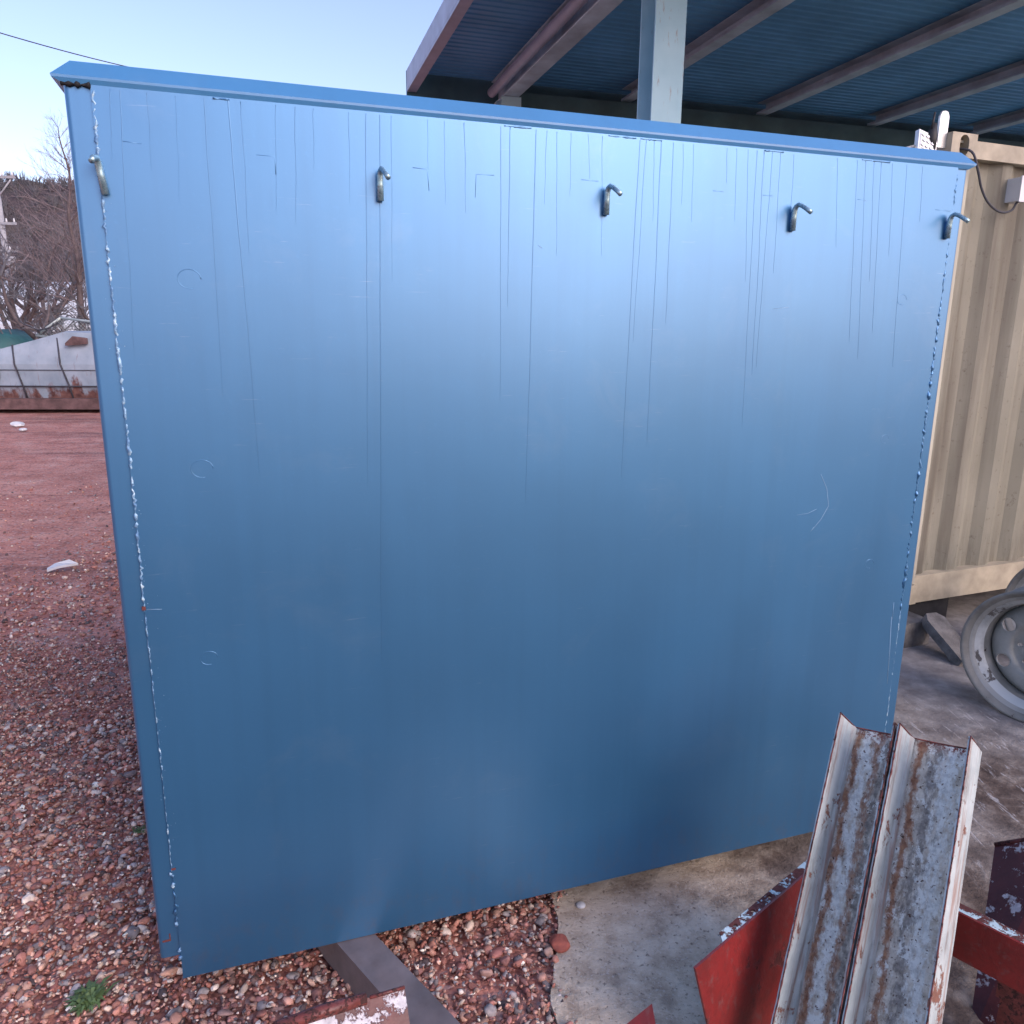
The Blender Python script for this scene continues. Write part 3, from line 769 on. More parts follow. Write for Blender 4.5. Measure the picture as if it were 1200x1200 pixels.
bt = empty('bracket_plate', 'galvanised upright lug with black strap at the container top corner', 'bracket', frame(CP(-.035, .03, TZ - .05), cw, cn))
bm = bmesh.new(); box(bm, -.03, .03, 0, .012, -.02, .10); fin(bm, 'lug', M_alu, bt, bev=.004)
bm = bmesh.new(); prism(bm, [(-.03 + 0, .1), (.03, .1), (.03, .13), (.02, .15), (0, .155), (-.02, .15), (-.03, .13)], 0, .012); fin(bm, 'lug_head', M_alu, bt)
bm = bmesh.new(); tube(bm, [(-.06, .01, -.05), (-.075, 0, .03), (-.055, .01, .09)], [.02, .028, .012], 8); tube(bm, [(-.08, 0, .06), (-.072, 0, .14)], .006, 6); fin(bm, 'strap', M_black, bt, smooth=True)

# blocks under the container
def cbox(name, mat, x0, x1, y0, y1, z0, z1, label, cat, bev=.006, extra=None):
    cx_, cy_ = (x0 + x1) / 2, (y0 + y1) / 2
    bm = bmesh.new(); box(bm, x0 - cx_, x1 - cx_, y0 - cy_, y1 - cy_, 0, z1 - z0)
    o = fin(bm, name, mat, None, cm @ Matrix.Translation((cx_, cy_, z0)) @ (extra or Matrix.Identity(4)), bev=bev)
    if label: tag(o, label, cat)
    return o
blk = cm.inverted() @ PZ(1085, 755, .018)
cbox('support_block', M_block, blk.x - .22, blk.x + .02, blk.y, blk.y + .45, .018, .165, 'dark grey block on the concrete under the container corner, beside the blue tank', 'block', .008)
cbox('shade_box', M_dark, blk.x - .2, blk.x + .34, blk.y + .16, blk.y + .62, .018, BZ - .004, 'black box standing in for the shade under the container, behind the grey block', 'shade filler', .004)  # added black box, painting the shade in the gap under the container
cbox('underfloor_shade_box', M_dark, .3, CL - .3, 1.2, 1.35, .018, BZ - .002, 'long black box standing in for the deep shade under the container', 'shade filler', .004)  # added to hide the lit ground behind and keep the gap dark
cbox('support_block', M_block, CL - .4, CL - .1, .05, .6, .018, BZ - .006, None, None)
bpy.data.objects['support_block.001']['label'] = 'grey block under the far end of the container, behind the wheel rims'; bpy.data.objects['support_block.001']['category'] = 'block'
pa = PZ(1089, 722, .20); pb = PZ(1133, 778, .03)
L_ = (pb - pa).length; xd = (pb - pa).normalized(); zd = Vector((0, 0, 1)); zd = (zd - xd * zd.dot(xd)).normalized()
bm = bmesh.new(); prism(bm, [(0, -.04), (.05, -.065), (L_, -.05), (L_, .05), (.04, .065), (0, .03)], -.03, .03, 'z')
tag(fin(bm, 'timber_offcut', M_block, None, frame(pa, xd, None, zd), bev=.008), 'grey angled offcut leaning against the block beside the wheel rim', 'offcut')

# ------------------------------------------------------------------ truck wheel rims
def lathe(bm, prof, seg=96, mi=0):
    rings = [[bm.verts.new((r * math.cos(2*math.pi*k/seg), y, r * math.sin(2*math.pi*k/seg))) for k in range(seg)] for r, y in prof]
    for A_, B_ in zip(rings, rings[1:]):
        for k in range(seg):
            f = bm.faces.new((A_[k], A_[(k+1)%seg], B_[(k+1)%seg], B_[k])); f.smooth = True; f.material_index = mi
def make_rim(mw, label, scale=1.0):
    e = empty('wheel_rim', label, 'wheel rim', mw, 'steel truck wheel rims')
    bm = bmesh.new()                      # y=0 is the near flange, y grows to the back
    lathe(bm, [(.300, .012), (.302, .004), (.296, 0), (.286, .004), (.281, .016), (.272, .028)])
    o = fin(bm, 'flange', M_rimdark, e); bm = bmesh.new()
    lathe(bm, [(.272, .028), (.262, .033), (.256, .045)]); fin(bm, 'bead_seat', M_rim, e); bm = bmesh.new()
    lathe(bm, [(.256, .045), (.240, .058), (.232, .085)]); fin(bm, 'worn_band', M_rimpale, e); bm = bmesh.new()
    lathe(bm, [(.232, .085), (.226, .11), (.226, .17), (.245, .19), (.270, .20), (.285, .212), (.300, .216), (.302, .222), (.296, .226)]); fin(bm, 'barrel', M_rimdark, e)
    bm = bmesh.new()                      # outer skin of the barrel
    lathe(bm, [(.300, .012), (.286, .022), (.266, .036), (.244, .062), (.236, .088), (.231, .112), (.231, .168), (.249, .186), (.274, .196), (.296, .226)]); fin(bm, 'outer_barrel', M_rimdark, e)
    bm = bmesh.new()                      # dished disc
    lathe(bm, [(.225, .112), (.214, .098), (.198, .090), (.160, .080), (.138, .083), (.128, .095), (.122, .112), (.105, .116), (.083, .116), (.083, .124), (.105, .124), (.128, .121), (.138, .100), (.160, .088), (.198, .098), (.212, .106), (.225, .125), (.225, .112)])
    bmesh.ops.remove_doubles(bm, verts=bm.verts, dist=1e-5)
    for v in bm.verts: v.co.y += .035
    dsk = fin(bm, 'disc', M_rim, e)
    bpy.context.view_layer.update()
    cuts = []
    for k in range(6):
        a0 = k * math.pi / 3 + 2.62
        def c(bm, a0=a0):
            cx_, cz_ = .176 * math.cos(a0), .176 * math.sin(a0)
            prism(bm, [(cx_ + .031 * math.cos(t), cz_ + .031 * math.sin(t)) for t in [q * math.pi / 10 for q in range(20)]], .06, .20)
        cuts.append(c)
    for k in range(8):
        a0 = k * math.pi / 4
        def c2(bm, a0=a0):
            cx_, cz_ = .104 * math.cos(a0), .104 * math.sin(a0)
            prism(bm, [(cx_ + .010 * math.cos(t), cz_ + .010 * math.sin(t)) for t in [q * math.pi / 6 for q in range(12)]], .12, .19)
        cuts.append(c2)
    oval_cut(dsk, cuts)
    return e
rc = PD(1210, 760, 3.60)
ax_ = (Vector((0, 0, H)) - rc); ax_.z = 0; ax_.normalize()            # faces the camera-ish, turned and leaning back
ax_ = (Matrix.Rotation(math.radians(-19), 3, 'Z') @ ax_); ax_ = (ax_ + Vector((0, 0, .03))).normalized()
yv = -ax_; xv = yv.cross(Vector((0, 0, 1))).normalized(); zv = xv.cross(yv)
Mr = frame(rc, xv, yv, zv)
# stand it on the slab
low = rc.z - .302 * math.sqrt(max(0, 1 - yv.z ** 2)) - .0
Mr = Matrix.Translation((0, 0, .02 - low + .012)) @ Mr @ Matrix.Scale(1.045, 4)
make_rim(Mr, 'grey steel truck wheel rim standing in front, leaning back against the container')
Mr2 = Matrix.Translation(cw * .36 - cn * (-.06) + Vector((0, 0, .0))) @ Mr
make_rim(Matrix.Translation(cn * .26 + cw * .36) @ Mr2, 'second wheel rim standing behind the first, cut by the frame edge')

# ------------------------------------------------------------------ the blue tank
TW = Vector((0.94701287, 0.32119562, 0)); TN = Vector((0, 0, 1)).cross(TW)     # TN points away from the camera
T0 = PZ(191, 1152, 0.12); T0.z = 0
tm = frame(T0, TW, TN)
TL, TDp, TB, TT = 2.363, 1.15, .125, 2.277
tk = empty('steel_tank', 'large blue-painted square steel tank with five hooks welded along its front face', 'tank', tm)
def TU(px, py, off=0.0):   # tank-local coordinates of a pixel on its front plane
    p = PP(px, py, tm @ Vector((0, off, 0)), TN); return tm.inverted() @ p
bm = bmesh.new()           # shell with rounded upright corners
R_ = .010; pl = []
for (cx_, cy_, a0) in ((R_, R_, 180), (TL - R_, R_, 270), (TL - R_, TDp - R_, 0), (R_, TDp - R_, 90)):
    for k in range(9):
        a = math.radians(a0 + k * 90 / 8); pl.append((cx_ + R_ * math.cos(a), cy_ + R_ * math.sin(a)))
prism(bm, pl, .195, TT - .004, 'z')
o = fin(bm, 'body', M_tank, tk)
# front panel: one plate, very slightly oil-canned
def plate_mesh(u0, u1, z0, z1, th, nu=60, nz=60):
    bm = bmesh.new(); G_ = []
    for j in range(nz + 1):
        row = []
        for i in range(nu + 1):
            u = u0 + (u1 - u0) * i / nu; z = z0 + (z1 - z0) * j / nz
            ed = min(1, min(u - u0, u1 - u, z - z0, z1 - z) / .12)
            d = -th + .0022 * ed * noise.noise(Vector((u * 1.7, z * 1.7, 5))) 
            row.append(bm.verts.new((u, d, z)))
        G_.append(row)
    for j in range(nz):
        for i in range(nu): f = bm.faces.new((G_[j][i], G_[j][i+1], G_[j+1][i+1], G_[j+1][i])); f.smooth = True
    for row in ([G_[0][i] for i in range(nu, -1, -1)], [G_[j][nu] for j in range(nz, -1, -1)], [G_[nz][i] for i in range(nu + 1)], [G_[j][0] for j in range(nz + 1)]):
        a_ = [bm.verts.new(v.co) for v in row]; b_ = [bm.verts.new((v.co.x, -.0005, v.co.z)) for v in row]
        for p, q, p2, q2 in zip(a_, a_[1:], b_, b_[1:]): bm.faces.new((p, q, q2, p2))
    return bm
UP0, UP1 = .050, 2.318
fp = fin(plate_mesh(UP0, UP1, TB, TT - .001, .006), 'front_panel', M_tank, tk)
# a floor plate edge and skirt behind the panel so the body closes
bm = bmesh.new(); box(bm, .06, TL - .06, .004, TDp - .01, .16, .194); fin(bm, 'floor_frame', M_dark, tk)
# rim cap: flared drip edge, hipped inward
bm = bmesh.new()
ov, inn, hc = .018, .014, .040
def loop(o_, z, f_=None):
    f_ = o_ if f_ is None else f_
    return [bm.verts.new(p) for p in ((-o_, -f_, z), (TL + o_, -f_, z), (TL + o_, TDp + o_, z), (-o_, TDp + o_, z))]
l0 = loop(-.004, TT - .010, .005); l1 = loop(ov, TT + .001, .0095); l1b = loop(ov + .001, TT + .006, .010); l2 = loop(-inn, TT + hc, -.020); 
for a, b in ((l0, l1), (l1, l1b), (l1b, l2)):
    for k in range(4): bm.faces.new((a[k], a[(k+1)%4], b[(k+1)%4], b[k]))
bm.faces.new(l2); bm.faces.new(l0[::-1])
fin(bm, 'rim_cap', M_cap, tk, bev=.0035, ang=20)
# weld beads
def bead(pts, name, mat, r0=.0035, lump=.6, step=.006, seed=1, jag=.002):
    rng = random.Random(seed); P_ = []
    for a, b in zip(pts, pts[1:]):
        a, b = Vector(a), Vector(b); n_ = max(1, int((b - a).length / step))
        for k in range(n_): P_.append(a.lerp(b, k / n_))
    P_.append(Vector(pts[-1])); rs = []
    for i, p in enumerate(P_):
        p.x += rng.gauss(0, jag); p.y += rng.gauss(0, .0006)
        rs.append(max(.001, r0 * (1 + lump * rng.uniform(-1, 1)) * (1 + .45 * noise.noise(Vector((i * .07, seed, 0))))))
    bm = bmesh.new(); tube(bm, P_, rs, 6); return fin(bm, name, mat, tk, smooth=True)
y_ = -.0045
lp = [(.0535, 2.26), (.0505, 1.9), (.0525, 1.5), (.0500, 1.16)]
bead([(u, y_, z) for u, z in lp], 'weld_seam', M_weld, .0028, .6, .005, 2, .0012)
bead([(u, y_, z) for u, z in [(.0500, 1.158), (.0510, .8), (.0500, .45)]], 'weld_seam', M_weld, .0015, .8, .006, 3, .0007)
for z in (.445, .415, .30, .22, .195):
    bead([(.048, y_, z), (.0485, y_, z - .012)], 'weld_tack', M_weld, .0036, .5, .004, int(z * 900))
bead([(.0475, y_, .39), (.053, y_, .37), (.052, y_, .34), (.046, y_, .30)], 'weld_seam', M_weldb, .0035, .9, .006, 8, .002)
bead([(UP1 + .001, y_, 2.25), (UP1 + .0005, y_, 1.2)], 'weld_seam', M_weldb, .0024, .8, .006, 4, .0012)
bead([(UP1 + .0005, y_, 1.88), (UP1, y_, .9)], 'weld_seam', M_weldb, .0036, .9, .007, 9, .002)
bead([(UP1 + .0005, y_, .9), (UP1, y_, .16)], 'weld_seam', M_weld, .0018, .9, .008, 10, .001)
bead([(.0, -.004, TT - .009), (.05, -.006, TT - .009)], 'weld_seam', M_dark, .004, .8, .005, 12, .002)
for px0, px1 in ((248, 268), (590, 622), (712, 745), (750, 775), (895, 918), (1010, 1042)):     # tacks under the cap
    a = TU(px0, 101 + (px0 - 248) * .098); b = TU(px1, 101 + (px1 - 248) * .098)
    bead([(a.x, -.006, TT - .011), (b.x, -.006, TT - .011)], 'weld_tack', M_ring, .0016, .6, .005, px0, .0006)
bm = bmesh.new(); rsp = random.Random(31)
for k in range(90):
    u_ = .052 + rsp.gauss(0, .012); z_ = rsp.uniform(.5, 2.2)
    if abs(u_ - .052) > .003: bmesh.ops.create_icosphere(bm, subdivisions=1, radius=rsp.uniform(.0005, .0012), matrix=Matrix.Translation((u_, -.0062 if u_ > .05 else -.0002, z_)))
tag(fin(bm, 'weld_spatter', M_weld, tk), kind='stuff')
# bottom left red marks on the post
bm = bmesh.new()
a = TU(190, 1103); prism(bm, [(a.x + .001, a.z - .004), (a.x + .021, a.z - .004), (a.x + .021, a.z + .018), (a.x + .018, a.z + .018), (a.x + .018, a.z + .002), (a.x + .001, a.z + .001)], -.0012, .002); fin(bm, 'rust_mark', M_rustspot, tk); bm = bmesh.new()
a = TU(203, 1016); box(bm, a.x - .004, a.x + .006, -.0078, -.005, a.z - .004, a.z + .001); fin(bm, 'rust_mark', M_rustspot, tk); bm = bmesh.new()
a = TU(169, 712); box(bm, a.x - .004, a.x + .004, -.009, -.005, a.z - .004, a.z + .005)
fin(bm, 'rust_mark', M_rustspot, tk)
# paint runs (raised, thin) at the places they have in the photograph: (x px at top, x px lower, y px top, y px end, width mm)
runs = [(239, 262, 110, 470, 1.6), (266, 305, 108, 560, 2.2), (282, 292, 112, 300, 1.3), (322, 324, 112, 250, 1.3), (345, 347, 115, 265, 1.4), (128, 132, 98, 190, 1.2),
        (140, 158, 100, 420, 1.4), (172, 178, 100, 200, 1.2), (366, 368, 118, 200, 1.1), (428, 431, 122, 570, 1.6), (444, 447, 122, 780, 2.4), (458, 459, 124, 330, 1.1), (543, 545, 130, 250, 1.4),
        (586, 585, 136, 470, 1.4), (597, 594, 136, 360, 1.8), (628, 615, 138, 590, 2.0), (640, 637, 140, 240, 1.2), (652, 651, 140, 300, 1.3), (668, 667, 142, 230, 1.1),
        (749, 727, 150, 560, 1.7), (757, 741, 150, 400, 1.3), (766, 764, 150, 260, 1.3), (775, 757, 152, 520, 2.2), (789, 779, 152, 380, 1.8), (800, 798, 154, 240, 1.1), (812, 809, 155, 260, 1.1),
        (851, 850, 157, 215, 1.1), (862, 860, 158, 260, 1.1), (876, 872, 158, 330, 1.1), (887, 868, 160, 500, 1.5), (895, 880, 160, 440, 1.6), (905, 885, 160, 430, 1.4), (914, 905, 162, 320, 1.3), (930, 925, 163, 250, 1.0),
        (980, 978, 168, 290, 1.0), (1004, 993, 170, 400, 1.3), (1014, 1003, 171, 420, 1.4), (1023, 1017, 172, 330, 1.2), (1032, 1020, 173, 390, 1.5), (1045, 1040, 174, 300, 1.1), (1062, 1044, 176, 430, 1.2), (1080, 1076, 178, 260, 1.0),
        (500, 501, 128, 200, 1.0), (520, 521, 130, 240, 1.0), (688, 690, 144, 210, 1.0), (705, 704, 146, 300, 1.0), (205, 211, 104, 240, 1.0), (408, 410, 120, 240, 1.0)]
bm = bmesh.new(); rr = random.Random(5)
for x0, x1, ya, yb, wd in runs:
    bm = bmesh.new(); n_ = 26; a = TU(x0, ya); b = TU(x1, yb); wdm = wd * .00085
    prev = None; ph = rr.uniform(0, 9)
    for k in range(n_ + 1):
        t = k / n_; z = a.z + (b.z - a.z) * t; z = min(z, TT - .013)
        u = a.x + (b.x - a.x) * t + .0022 * noise.noise(Vector((t * 3 + ph, ph, 0))) + .0008 * noise.noise(Vector((t * 17 + ph, ph, 0)))
        ww = wdm * (1 - .65 * t) * (1 + .3 * noise.noise(Vector((t * 9, ph, 2)))) * (1 if k < n_ else .2)
        base_d = -.006 + .0022 * min(1, min(u - UP0, UP1 - u, z - TB, TT - z) / .12) * noise.noise(Vector((u * 1.7, z * 1.7, 5)))
        ring_ = [bm.verts.new((u - ww, base_d + .0004, z)), bm.verts.new((u - ww * .4, base_d - .00045, z)), bm.verts.new((u + ww * .4, base_d - .00045, z)), bm.verts.new((u + ww, base_d + .0004, z))]
        if prev:
            for q in range(3): f = bm.faces.new((prev[q], prev[q+1], ring_[q+1], ring_[q])); f.smooth = True
        prev = ring_
    fin(bm, 'paint_run', M_run, tk)
# faint plug rings and corner stiffener ghosts
bm = bmesh.new()
def pd_(u, z): return -.006 + .0022 * min(1, min(u - UP0, UP1 - u, z - TB, TT - z) / .12) * noise.noise(Vector((u * 1.7, z * 1.7, 5)))
for px, py, r_ in ((222, 327, .024), (237, 549, .024), (1055, 351, .017), (1035, 514, .015), (1017, 660, .017), (245, 770, .02)):
    c_ = TU(px, py); d_ = pd_(c_.x, c_.z)
    for rr_ in ((r_, .5) if px < 1000 else (r_, .5)):
        if rr_ > .4: continue
        bm = bmesh.new()
        P_ = [(c_.x + rr_ * math.cos(a), d_ + .0008, c_.z + rr_ * .85 * math.sin(a)) for a in [k * math.pi / 14 for k in range(23)]]
        tube(bm, P_, .0012, 6); fin(bm, 'plug_mark', M_ring, tk, smooth=True)
    if False: tube(bm, [(c_.x + r_ * .4 * math.cos(a), d_ - .0002, c_.z + r_ * .35 * math.sin(a)) for a in [k * math.pi / 8 for k in range(17)]], .0006, 5)
for pts in ([(483, 197), (500, 199), (502, 224)], [(556, 232), (557, 205), (578, 206)], [(680, 211), (700, 213)], [(834, 224), (846, 225)], [(892, 229), (904, 230)], [(1003, 234), (1014, 235)], [(1094, 246), (1112, 248)], [(143, 166), (166, 169)], [(300, 182), (322, 184), (323, 205)]):
    q_ = []
    for p in pts:
        c_ = TU(*p); q_.append((c_.x, pd_(c_.x, c_.z) + .0009, c_.z))
    bm = bmesh.new(); tube(bm, q_, .0012, 6); fin(bm, 'stiffener_print', M_ring, tk, smooth=True)
scr = [[(960, 555), (967, 572), (969, 592), (960, 608), (950, 620)], [(932, 603), (945, 601), (955, 596)], [(948, 622), (952, 617)], [(1043, 722), (1041, 760), (1038, 800)], [(1046, 705), (1044, 725)], [(630, 288), (634, 291)], [(172, 713), (190, 713)], [(905, 362), (922, 360)],]
for i, pts in enumerate(scr):
    q_ = []
    for p in pts:
        c_ = TU(*p); q_.append((c_.x, pd_(c_.x, c_.z) - .0001, c_.z))
    bm = bmesh.new(); tube(bm, q_, .0006 if i not in (0, 3) else .0009, 4); fin(bm, 'scratch', M_scr, tk)
# welded hooks
for i, (px, py) in enumerate(((120, 205), (444, 217), (708, 235), (926, 255), (1107, 265))):
    c_ = TU(px, py); u, z = c_.x, c_.z
    rr = random.Random(i); tw = [-.35, .05, .06, .12, .1][i]
    out = .066
    P_ = [(u, -.015, z - .036), (u, -.0155, z), (u, -.0175, z + .018), (u + .001, -.021, z + .026), (u + .002, -.030, z + .030), (u + .004, -.044, z + .024), (u + .007, -.060, z + .014), (u + .009, -.073, z + .005)]
    if i == 0:
        P_ = [(u + .004, -.015, z - .040), (u - .001, -.015, z), (u - .004, -.019, z + .022), (u - .005, -.025, z + .028), (u - .009, -.036, z + .026), (u - .011, -.046, z + .018)]
    bm = bmesh.new(); tube(bm, P_, [.0078, .0078, .0074, .0068, .0060, .0058, .0058, .0058][:len(P_)], 14); hk = fin(bm, 'hook', M_zinc, tk, smooth=True)
    bm = bmesh.new(); tube(bm, [(u, -.007, z - .038), (u + .0005, -.008, z - .01), (u, -.007, z + .012)], [.005, .0065, .005], 8)
    fin(bm, 'weld_bead', M_weldb, hk, smooth=True)

# steel box beam carrying the tank
ra, rb = PZ(421, 1104, TB - .002), PZ(509, 1200, TB - .002)
bd = (rb - ra).normalized(); ra = ra - bd * 1.1; rb = ra + bd * 2.2
bmx = frame((ra.x, ra.y, 0), bd)
def box_beam(mw, L_, wd, z0, z1, label, name='box_beam', mat=M_boxsteel):
    bm = bmesh.new(); t = .006
    o_ = [(-wd/2, z0), (wd/2, z0), (wd/2, z1), (-wd/2, z1)]; i_ = [(-wd/2 + t, z0 + t), (wd/2 - t, z0 + t), (wd/2 - t, z1 - t), (-wd/2 + t, z1 - t)]
    R = []
    for x in (0, L_):
        R.append([[bm.verts.new((x, *p)) for p in o_], [bm.verts.new((x, *p)) for p in i_]])
    for k in range(4):
        j = (k + 1) % 4
        bm.faces.new((R[0][0][k], R[0][0][j], R[1][0][j], R[1][0][k])); bm.faces.new((R[0][1][k], R[0][1][j], R[1][1][j], R[1][1][k]))
        for e_ in (0, 1): bm.faces.new((R[e_][0][k], R[e_][0][j], R[e_][1][j], R[e_][1][k]))
    o = fin(bm, name, mat, None, mw, bev=.0025); return tag(o, label, 'steel beam')
box_beam(bmx, 2.2, .098, .016, TB - .002, 'grey-brown square steel beam lying under the tank and sticking out in front')
box_beam(frame(tm @ Vector((1.98, .32, 0)), TN), .8, .1, .019, TB + .03, 'dark steel beam under the right end of the tank', mat=M_boxsteel)
bpy.context.view_layer.update()

# ------------------------------------------------------------------ scrap steel in the foreground
Wc = Vector((0.7055, -0.6875, 0.1718)).normalized(); Lc = Vector((-0.3538, -0.5518, -0.7552)); Lc = (Lc - Wc * Lc.dot(Wc)).normalized()
Nc = -Wc.cross(Lc); 
if Nc.z < 0: Nc = -Nc
Oc = Vector((1.067, 1.876, 0.751))
def channel(o0, wd, fl_, Lg, mat, label, seed):
    M_ = Matrix.Identity(4)
    for i in range(3): M_[i][0] = Wc[i]; M_[i][1] = Lc[i]; M_[i][2] = Nc[i]; M_[i][3] = o0[i]
    e = empty('steel_channel', label, 'steel channel', M_, 'rusty galvanised channels')
    rng = random.Random(seed); t = .0045; NL = 110
    def sheet(name, fn, mat_, th):
        bm = bmesh.new(); NK = 8; rows = []
        for j in range(NL + 1):
            y = Lg * j / NL; rows.append([])
            for k in range(NK + 1):
                p = fn(k / NK, y); p = Vector(p); 
                p += Vector((0, 0, .0008 * noise.noise(p * 25 + Vector((seed, 0, 0)))))
                rows[-1].append(bm.verts.new(p))
        for a, b in zip(rows, rows[1:]):
            for k in range(NK): bm.faces.new((a[k], a[k+1], b[k+1], b[k]))
        bmesh.ops.recalc_face_normals(bm, faces=bm.faces)
        bmesh.ops.solidify(bm, geom=bm.faces[:], thickness=th)
        return fin(bm, name, mat_, e)
    def ragged(y, s_): return .0022 * noise.noise(Vector((y * 30, s_, seed))) + .0012 * noise.noise(Vector((y * 90, s_, seed)))
    def end(k_, y):          # ragged cut top end
        return y + (.004 * noise.noise(Vector((k_ * 5, seed, 3))) if y < .001 else 0)
    sheet('web', lambda k, y: (k * wd, end(k, y), .0), mat, t)
    h0 = fl_
    # flange top corners are cut back obliquely: tip nearest the viewer runs furthest up
    sheet('flange', lambda k, y: (t * .5 + .0045 * (1 - k) * (1 if k < .2 else 0), (y if y > .001 else -.0) , .0045 + k * (h0 + ragged(y, 1))), M_flange, t * .8)
    sheet('flange', lambda k, y: (wd + .003, y, .0045 + k * (h0 + ragged(y, 2))), M_flange, t * .8)
    for x, s_ in ((t * .5 + .001, 1), (wd + .0045, 2)):     # rusty exposed edges
        P_ = [(x, Lg * j / 140, .0045 + h0 + ragged(Lg * j / 140, s_)) for j in range(141)]
        rs = [.0018 + .0022 * max(0, noise.noise(Vector((j * .35, s_, seed)))) for j in range(141)]
        bm = bmesh.new(); tube(bm, P_, rs, 5); fin(bm, 'rust_edge', M_edge, e, smooth=True)
    bm = bmesh.new(); P_ = [(t * .5, -.001, .0045 + h0), (t * .5, -.002, .004), (wd * .5, -.002, -.001), (wd, -.002, .004), (wd + .003, -.001, h0)]
    tube(bm, P_, .0022, 5); fin(bm, 'rust_edge', M_edge, e)
    return e
channel(Oc - Wc * (.0129 + .1379), .1379, .115, .93, M_chA, 'left one of two leaning galvanised channels, streaked with orange rust', 1)
channel(Oc, .160, .115, .95, M_chB, 'right one of two leaning galvanised channels, with chalky blue-white bloom', 2)

# red beams they lean on
def polyplate(name, pts, n_, th, mat, mats2=None, label=None, cat=None, parent=None, bev=.0015):
    """plate from world points on a plane, thickness th along n_"""
    bm = bmesh.new(); A_ = [bm.verts.new(p) for p in pts]; B_ = [bm.verts.new(Vector(p) + n_ * th) for p in pts]; k_ = len(pts)
    bm.faces.new(A_); bm.faces.new(B_[::-1])
    for i in range(k_): bm.faces.new((A_[i], A_[(i+1)%k_], B_[(i+1)%k_], B_[i]))
    o = fin(bm, name, mat, None, None, bev=bev)
    if parent: o.parent = parent; o.matrix_parent_inverse = parent.matrix_world.inverted()
    return o
zt1 = .34
a = PZ(815, 1135, zt1); b = PZ(938, 1030, zt1); d1 = (b - a); d1.z = 0; d1.normalize(); n1 = Vector((0, 0, 1)).cross(d1)
rbm = frame((a.x, a.y, 0), d1)
rb1 = empty('red_beam', 'red-painted steel beam with a slanting cut end, left of the leaning channels', 'steel beam', rbm); bpy.context.view_layer.update()
bm = bmesh.new(); prism(bm, [(0.0, zt1), (.62, zt1), (.62, .02), (.03, .02)], 0, .006)
for v in bm.verts: v.co.y -= .09 * (zt1 - v.co.z) / zt1
bm = bm; fin(bm, 'web', M_red, rb1, bev=.0015)
bm = bmesh.new(); prism(bm, [(.12, .0065), (.60, .0065), (.60, .030), (.14, .030)], zt1 - .0065, zt1 - .0005, 'z')
top = fin(bm, 'flange', M_bluew, rb1, bev=.0012); bpy.context.view_layer.update()
def hole(bm):
    for x in (.19, .27, .35): prism(bm, [(x + .007 * math.cos(t), .018 + .006 * math.sin(t)) for t in [q * math.pi / 6 for q in range(12)]], zt1 - .03, zt1 + .03, 'z')
oval_cut(top, [hole])
bm = bmesh.new(); prism(bm, [(.16, -.04), (.62, -.04), (.62, .01), (.18, .01)], .022, .028, 'z'); fin(bm, 'flange', M_red, rb1)

zt2 = .41
a2 = PZ(1118, 1067, zt2); b2 = PZ(1200, 1108, zt2); d2 = (b2 - a2); d2.z = 0; d2.normalize(); n2 = Vector((0, 0, 1)).cross(d2)
rb2 = empty('red_beam', 'red-painted steel beam with flaking blue-white top, right of the leaning channels', 'steel beam', frame((a2.x, a2.y, 0), d2))
yb = n2.dot(Vector((0, 1, 0)))
sg = 1 if yb > 0 else -1
bm = bmesh.new(); prism(bm, [(-.16, zt2), (.75, zt2), (.75, zt2 - .125), (-.16, zt2 - .125)], 0, sg * .007); fin(bm, 'web', M_red, rb2, bev=.0015)
bm = bmesh.new(); box(bm, -.16, .75, min(sg*.0075, sg*.04), max(sg*.0075, sg*.04), zt2 - .0075, zt2 - .0005); fin(bm, 'flange', M_bluew, rb2, bev=.0015)
bm = bmesh.new(); box(bm, -.16, .75, min(sg*.0075, sg*.055), max(sg*.0075, sg*.055), zt2 - .125, zt2 - .118); fin(bm, 'flange', M_red, rb2, bev=.0015)
# dark trestle carrying the right red beam
tr = empty('steel_trestle', 'dark rusty steel trestle under the right red beam', 'trestle', frame(a2 + d2 * .22 + n2 * sg * .12 - Vector((0, 0, zt2)), d2))
bm = bmesh.new(); box(bm, -.11, .35, -.10, .0, zt2 - .185, zt2 - .1265); fin(bm, 'top_bar', M_edge, tr, bev=.003)
for x in (-.10, .28):
    bm = bmesh.new(); box(bm, x, x + .06, -.095, -.005, .02, zt2 - .186); fin(bm, 'leg', M_edge, tr, bev=.003)
bm = bmesh.new(); box(bm, -.038, .278, -.06, -.05, .022, zt2 - .187); fin(bm, 'side_plate', M_dark, tr)
# rusty flaking plate at the right edge
pz = .30
q0 = PZ(1165, 1085, .05)
q0 = PD(1152, 1090, 2.25); q1 = PD(1166, 990, 2.42); q2 = PD(1240, 978, 2.30); q3 = PD(1240, 1105, 2.12)
nn = (q1 - q0).cross(q3 - q0).normalized()
pe = polyplate('flaking_plate', [q0 + (q0 - q1) * 1.2, q1, q2, q3 + (q0 - q1) * 1.2], nn, .006, M_peel)
tag(pe, 'dark red steel plate with flaking grey paint, upright at the right edge', 'steel plate')
bm = bmesh.new(); tube(bm, [q1, q2], .007, 6); rr_ = fin(bm, 'rolled_edge', M_edge, pe, smooth=True)
